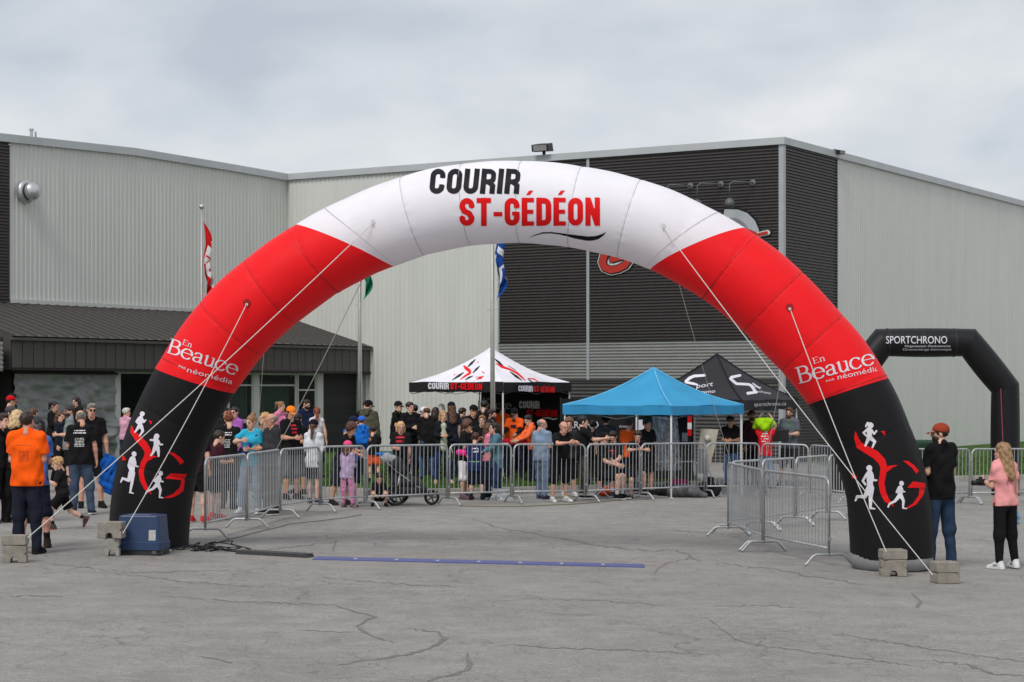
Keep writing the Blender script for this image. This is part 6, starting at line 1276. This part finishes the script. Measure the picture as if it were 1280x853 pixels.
person(468, 537, 44.5, 'child in black T-shirt and orange shorts on the grass', 170, h=1.26, top=(BLK_, 'short'), bot=(srgb(210, 90, 50), 'shorts'), hair=('short', DKBR), arms=('phone', 'front'))
person(474, 607, 37.6, 'child in dark clothes crouching under the barrier', 8, h=1.02, top=(srgb(26, 24, 26), 'short'), bot=(srgb(30, 30, 34), 'shorts'), hair=('short', DKBR), arms=('lap', 'lap'), legs='squat', lean=20, nod=20)
# --- middle
person(499, 531, 40.6, 'blond woman in black T-shirt with red print behind the stroller', -4, h=1.56, sex='f', top=(BLK_, 'short'), bot=(BLK_, 'long'), hair=('bob', srgb(196, 160, 110)), arms=('down', 'front'), girth=1.25, prints=[(1, .62, 2, srgb(190, 30, 40), .2, .04)], skin='ruddy')
person(494, 504, 49, 'man in black cap and T-shirt in front of the pale cladding', 70, top=(BLK_, 'short'), bot=(BLK_, 'long'), cap=(BLK_, ), hair=('short', DKBR), arms=('fold', 'fold'))
person(512, 505, 47, 'dark-haired man in black jacket turned to the right', 40, top=(srgb(24, 24, 28), 'long'), bot=(srgb(28, 30, 40), 'long'), hair=('short', DKBR), arms=('front', 'front'), girth=1.15)
person(535, 510, 46.2, 'man in long black coat and blue jeans seen from behind', 200, top=(BLK_, 'long'), bot=(JEAN, 'long'), hair=('bald', BROWN), hem=.34, arms=('front', 'front'), girth=1.1)
person(526, 511, 48.4, 'person in white cap beside the long black coat', 60, top=(srgb(70, 50, 46), 'long'), cap=(srgb(210, 212, 216),), hair=('short', DKBR))
person(554, 515, 44.2, 'woman with fair hair in black cardigan and green flowered top', 10, sex='f', top=(srgb(26, 26, 34), 'long'), bot=(srgb(34, 46, 80), 'long'), hair=('bob', srgb(176, 140, 100)), arms=('front', 'front'), shoe=srgb(180, 150, 130), hem=.14)
sk = person.skel; sub_bag(sk['ob'], 'flowered_blouse', [K(tuple(sk['P'] + np.array((0, -.075, -.06))), tuple(sk['P'] + sk['U'] * sk['tl'] * .80 + np.array((0, -.075, 0))), .088, .07)], .014, mat((.42, .46, .36), .9, .6, 34))
person(551, 507, 49.4, 'white-haired person in green jacket behind the black cardigan', 170, sex='f', top=(srgb(70, 84, 66), 'long'), hair=('bob', WHITEH))
person(566, 505, 47.2, 'long-haired person in black cap with white mark and navy top', 200, sex='f', top=(srgb(34, 38, 54), 'short'), hair=('long', BROWN), cap=(BLK_, ))
person(588, 509, 44.8, 'man in black cap and T-shirt looking down by the flagpole', 40, top=(BLK_, 'short'), bot=(srgb(50, 52, 58), 'long'), cap=(BLK_, ), hair=('short', BLACKH), arms=('front', 'front'), nod=22, girth=1.1, skin='tan')
person(580, 528, 40.6, 'woman in visor, black top and white shorts with pink waist bag', 75, sex='f', h=1.62, top=(BLK_, 'short'), bot=(srgb(222, 218, 222), 'knee'), hair=('curly', BROWN), cap=(BLK_, 'visor'), arms=('phone', 'front'), shoe=srgb(96, 80, 90), sole=srgb(90, 60, 70), girth=1.2, skin='tan', glasses=True)
sk = person.skel; sub_bag(sk['ob'], 'waist_bag', [K(tuple(sk['P'] + np.array((-.17, -.12, .10))), tuple(sk['P'] + np.array((-.19, .06, .12))), .07, .065)], .012, fabric(srgb(225, 50, 140)))
jk = person(596, 544, 40.3, 'child in navy hockey jersey with green stripes', 178, h=1.37, top=(srgb(30, 44, 92), 'short'), bot=(srgb(24, 28, 44), 'knee'), hair=('short', srgb(70, 40, 30)), arms=('front', 'front'), hem=.16, sock=BLK_, prints=[(-1, .05, 1, srgb(60, 150, 70), .34, .035), (-1, .13, 1, WHS, .34, .015), (-1, .6, 2, WHS, .16, .09)])
person(609, 531, 41.5, 'girl with long hair in pink top beside the hockey jersey', 100, sex='f', top=(srgb(220, 124, 150), 'short'), hair=('long', BROWN), bot=(DJEAN, 'long'))
person(622, 530, 40.5, 'black-haired woman in teal blouse and jeans at the barrier', -70, sex='f', top=(srgb(78, 112, 128), 'long'), bot=(srgb(36, 52, 84), 'long'), hair=('bob', BLACKH), arms=('reach', 'front'), hem=.2, girth=1.1)
person(613, 514, 45.3, 'bearded man with dark hair behind the pink top', 70, top=(srgb(40, 40, 46), 'short'), hair=('short', DKBR), beard=DKBR, skin='ruddy')
person(602, 521, 44.2, 'short-haired boy facing the camera behind the hockey jersey', 10, top=(BLK_, 'short'), hair=('short', LTBR))
person(604, 503, 47.4, 'tall dark-haired person behind the boy under the tent edge', 150, top=(BLK_, 'long'), hair=('short', BLACKH))
person(627, 507, 50, 'helper in orange T-shirt at the back of the white tent', 150, top=(ORJ, 'short', fabric((.92, .11, .012))), hair=('short', DKBR), arms=('front', 'front'))
person(645, 512, 48.2, 'helper in orange T-shirt with black sleeves behind the table', -20, top=(ORJ, 'short', fabric((.92, .11, .012))), hair=('short', BLACKH), cap=(BLK_, ), arms=('reach', 'reach'), nod=28, lean=8, prints=[(1, .62, 2, BLK_, .16, .07)])
sk = person.skel
for S_, el, wr_, b_, s_ in sk['A']: sub_bag(sk['ob'], 'undersleeve', [K(tuple(S_ + (el - S_) * .6), tuple(el), .056, .05), K(tuple(el), tuple(wr_), .05, .04, True)], .014, fabric(BLK_))
person(666, 523, 46.2, 'woman in orange hoodie with pink trim leaning over the table', -70, sex='f', h=1.55, top=(srgb(255, 100, 50), 'long', fabric((.90, .16, .05)), 'hood'), hair=('short', BLACKH), arms=('reach', 'reach'), lean=10)
person(677, 526, 41.2, 'grey-haired man in pale blue shirt and blue jeans', 150, top=(srgb(124, 142, 164), 'short'), bot=(srgb(96, 112, 134), 'long'), hair=('bald', GREYH), arms=('front', 'front'), skin='ruddy', shoe=srgb(50, 56, 70), turn=-50)
person(699, 534, 40.2, 'bald man in glasses and black T-shirt leaning on the barrier', 30, h=1.66, top=(BLK_, 'short'), bot=(srgb(22, 22, 26), 'knee'), hair=('bald', GREYH), arms=('rest', 'rest'), lean=14, shoe=WHS, glasses='clear', girth=1.12, skin='ruddy', nod=0)
person(711, 525, 42.3, 'young man with wavy hair in black T-shirt and open grey jacket', 8, top=(srgb(46, 46, 50), 'long'), bot=(BLK_, 'knee'), hair=('curly', srgb(112, 76, 52)), arms=('down', 'down'), shoe=WHS)
person(729, 523, 41.4, 'dark-haired man in black T-shirt and camouflage trousers', 100, top=(BLK_, 'short'), bot=(srgb(52, 54, 42), 'long', mat(srgb(56, 58, 44), .9, .6, 12)), hair=('short', BLACKH), arms=('front', 'lean'), shoe=BLK_, sole=WHS)
person(757, 522, 44.4, 'man in black cap with his back turned under the blue tent', 170, top=(srgb(60, 60, 66), 'short'), hair=('short', BLACKH), cap=(BLK_, ))
stool(752, 41.7, .42, 'black folding stool under the boy in the black cap'); stool(769, 42.9, .42, 'black folding stool under the boy with bowed head')
person(752, 538, 41.6, 'seated boy in black cap and black T-shirt at the barrier', 70, h=1.78, top=(BLK_, 'short'), bot=(srgb(22, 22, 26), 'shorts'), cap=(BLK_, ), hair=('short', DKBR), legs='sit', arms=('lap', 'lap'), lean=4, sock=WHS, shoe=BLK_, sole=WHS, nod=14)
person(768, 537, 42.9, 'seated boy with bowed head and red print on his black T-shirt', -30, h=1.80, top=(BLK_, 'short'), bot=(srgb(22, 22, 26), 'shorts'), hair=('short', DKBR), legs='sit', arms=('lap', 'lap'), lean=4, sock=WHS, shoe=srgb(60, 60, 66), sole=WHS, nod=24, prints=[(1, .6, 2, srgb(190, 30, 40), .14, .03)])
person(785, 526, 44, 'man in orange T-shirt turned away under the blue tent', 150, top=(ORJ, 'short', fabric((.92, .11, .012))), hair=('short', srgb(70, 50, 44)), arms=('fold', 'fold'))
person(797, 540, 41.9, 'boy resting his folded arms on the barrier top', 5, h=1.50, top=(BLK_, 'short'), bot=(srgb(24, 24, 28), 'shorts'), hair=('short', DKBR), arms=('rest', 'rest'), legs='perch', lean=18, nod=16, shoe=srgb(40, 40, 46))
person(809, 526, 43.6, 'person in black standing in the shade of the blue tent', 30, top=(BLK_, 'short'), bot=(BLK_, 'shorts'), hair=('short', BLACKH), skin='tan')
# --- figures glimpsed between the others
person(520, 508, 50.5, 'person in dark coat glimpsed behind the dark-haired man in black jacket', 190, top=(srgb(30, 28, 30), 'long'), bot=(BLK_, 'long'), hair=('short', BLACKH))
person(543, 511, 48.8, 'person in dark brown top glimpsed right of the long black coat', 150, sex='f', top=(srgb(50, 38, 36), 'short'), bot=(DJEAN, 'long'), hair=('bob', DKBR))
person(576, 512, 48.6, 'person in charcoal jacket between the long-haired person and the flagpole', 120, top=(srgb(44, 44, 48), 'long'), bot=(BLK_, 'long'), hair=('short', DKBR))
person(596, 511, 50.8, 'person in black deep in the shade of the white tent', 200, top=(BLK_, 'long'), bot=(BLK_, 'long'), hair=('short', BLACKH))
person(742, 528, 45.2, 'person in dark shirt glimpsed between camouflage trousers and black cap', 160, top=(srgb(36, 36, 40), 'short'), bot=(BLK_, 'long'), hair=('short', DKBR))
person(31, 518, 43.5, 'person in black glimpsed between the blond woman and the tarpaulin', 150, top=(BLK_, 'short'), bot=(BLK_, 'long'), hair=('short', DKBR))
person(74, 516, 44.8, 'person in dark blue top behind the bearded man in the grey cap', 80, sex='f', top=(srgb(32, 36, 50), 'long'), bot=(BLK_, 'long'), hair=('bob', BROWN))
# --- under the black tent
person(914, 522, 47.4, 'man in black cap and black T-shirt under the black tent', -20, top=(BLK_, 'short'), bot=(JEAN, 'long'), cap=(BLK_, ), hair=('short', BLACKH), arms=('front', 'front'), skin='tan')
person(937, 516, 48.6, 'red-bearded man in maroon shirt under the black tent', 30, top=(srgb(58, 30, 36), 'long'), bot=(BLK_, 'long'), hair=('short', srgb(110, 60, 40)), beard=srgb(100, 52, 32), arms=('front', 'down'))
person(958, 524, 47.0, 'person in red T-shirt pulling a lime shirt over the head', 170, h=1.60, top=(srgb(205, 28, 38), 'short'), bot=(LJEAN, 'long'), hair=('short', DKBR), arms=('up', 'up'), prints=[(-1, .62, 4, WHS, .18, .03)])
sk = person.skel; hc = sk['MH'].translation; lime = frame_mesh([surf([K((hc.x - .1, hc.y, hc.z + .10), (hc.x + .16, hc.y + .02, hc.z + .08), .11, .12), K((hc.x, hc.y + .06, hc.z - .02), (hc.x + .10, hc.y + .06, hc.z + .03), .12, .10), K((hc.x - .2, hc.y, hc.z + .08), (hc.x - .12, hc.y, hc.z + .02), .05), K((hc.x + .2, hc.y, hc.z + .12), (hc.x + .24, hc.y, hc.z - .02), .06)], .014, .04, noise=.012, seed=9)], fabric(srgb(150, 200, 20)), 'lime_shirt')
ls = link('lime_shirt', lime); ls.matrix_basis = sk['ob'].matrix_basis.copy(); tag(ls, 'lime green shirt bunched over the head of the person in red', 'shirt')
person(985, 512, 48.2, 'bearded man in grey T-shirt with green print holding a black case', -25, top=(srgb(92, 100, 106), 'short'), bot=(srgb(60, 60, 64), 'knee'), hair=('short', BROWN), beard=BROWN, arms=('front', 'front'), prints=[(1, .68, 2, srgb(60, 130, 50), .08, .04)])
sk = person.skel; p_ = W(975, 552, 47.7); cs2 = thing('black_case', 'flat black case held by the man in the grey T-shirt', 'case', (p_.x, p_.y, p_.z), R(-10)); stack_rings([rrect(.42, .12, 0, .02), rrect(.43, .13, .02, .02), rrect(.43, .13, .28, .02), rrect(.42, .12, .30, .02)]).obj('shell', BLACK_PL, cs2); MB().tube([(-.07, 0, .30), (-.06, 0, .34), (.06, 0, .34), (.07, 0, .30)], .01, 6).obj('handle', BLACK_PL, cs2)
# --- near people on the right
person(1176, 531, 26.5, 'man in rust cap, black T-shirt and blue jeans beside the right arch leg', 208, h=1.93, top=(srgb(20, 20, 22), 'short'), bot=(srgb(44, 62, 84), 'long'), hair=('short', DKBR), cap=(srgb(150, 62, 40),), beard=DKBR, arms=('front', 'front'), legs='wide', near=True, shoe=srgb(180, 175, 170), sole=WHS, glasses='clear', turn=52, skin='fair', nod=2)
person(1259, 553, 26.5, 'woman in pink T-shirt and black leggings with long fair hair and a camera', 208, h=1.69, sex='f', top=(srgb(226, 152, 152), 'short'), bot=(BLK_, 'tight'), hair=('long', srgb(150, 118, 84)), arms=('camera', 'side'), legs='contra', near=True, shoe=(.66, .66, .66), sole=(.66, .66, .66), turn=20, hem=.04)
sk = person.skel; wr = sk['ob'].matrix_basis @ Vector(sk['A'][0][2]); cm = thing('photo_camera', 'black camera held by the woman in the pink T-shirt', 'camera', wr + Vector((-.05, -.02, -.02)), R(-60))
stack_rings([rrect(.13, .07, -.04, .015), rrect(.135, .075, 0, .015), rrect(.13, .07, .05, .015), rrect(.05, .05, .055, .015), rrect(.045, .045, .08, .015)]).obj('body', BLACK_PL, cm); MB().lathe([(0, -.15), (.034, -.15), (.037, -.12), (.03, -.06), (.035, -.03), (.035, 0)], 16, axis='y').obj('lens', BLACK_PL, cm, True)
for ob_ in [sk['ob']]:
    for ch in [c for c in ob_.children if c.name.startswith('shoe')]:      # three dark stripes on each white shoe
        V_ = np.array([v.co[:] for v in ch.data.vertices]); bvS = BVHTree.FromPolygons([tuple(v) for v in V_], [tuple(p.vertices) for p in ch.data.polygons]); c_ = V_.mean(0)
        for sd in (-1, 1):
            m_ = MB()
            for i in range(3):
                pts = []
                for dx, dz in ((0, -.012), (.010, -.012), (.024, .022), (.014, .022)):
                    o0 = Vector((c_[0] + sd * .3, c_[1] - .02 + i * .022 + dx, c_[2] + dz)); h_ = bvS.ray_cast(o0, Vector((-sd, 0, 0)))
                    if h_[0]: pts.append(tuple(h_[0] + Vector((sd * .003, 0, 0))))
                if len(pts) == 4: m_.add(pts, [(0, 1, 2, 3)])
            if m_.v: m_.obj('stripe', mat((.03, .03, .035), .5), ch)
wl = sk['ob'].matrix_basis @ Vector(sk['A'][1][2]); fm = link('face_mask', frame_mesh([surf([K((-.04, 0, -.05), (.03, 0, -.12), .03, .045), K((.0, 0, -.1), (.03, .01, -.2), .05, .035)], .008, .02, noise=.006, seed=2, nf=60)], fabric(srgb(150, 190, 220)), 'face_mask')); fm.location = wl + Vector((0, 0, -.06)); tag(fm, 'pale blue crumpled cloth in the hand of the woman in pink', 'cloth')
for o in bpy.data.objects:
    if 'h' in o: del o['h']
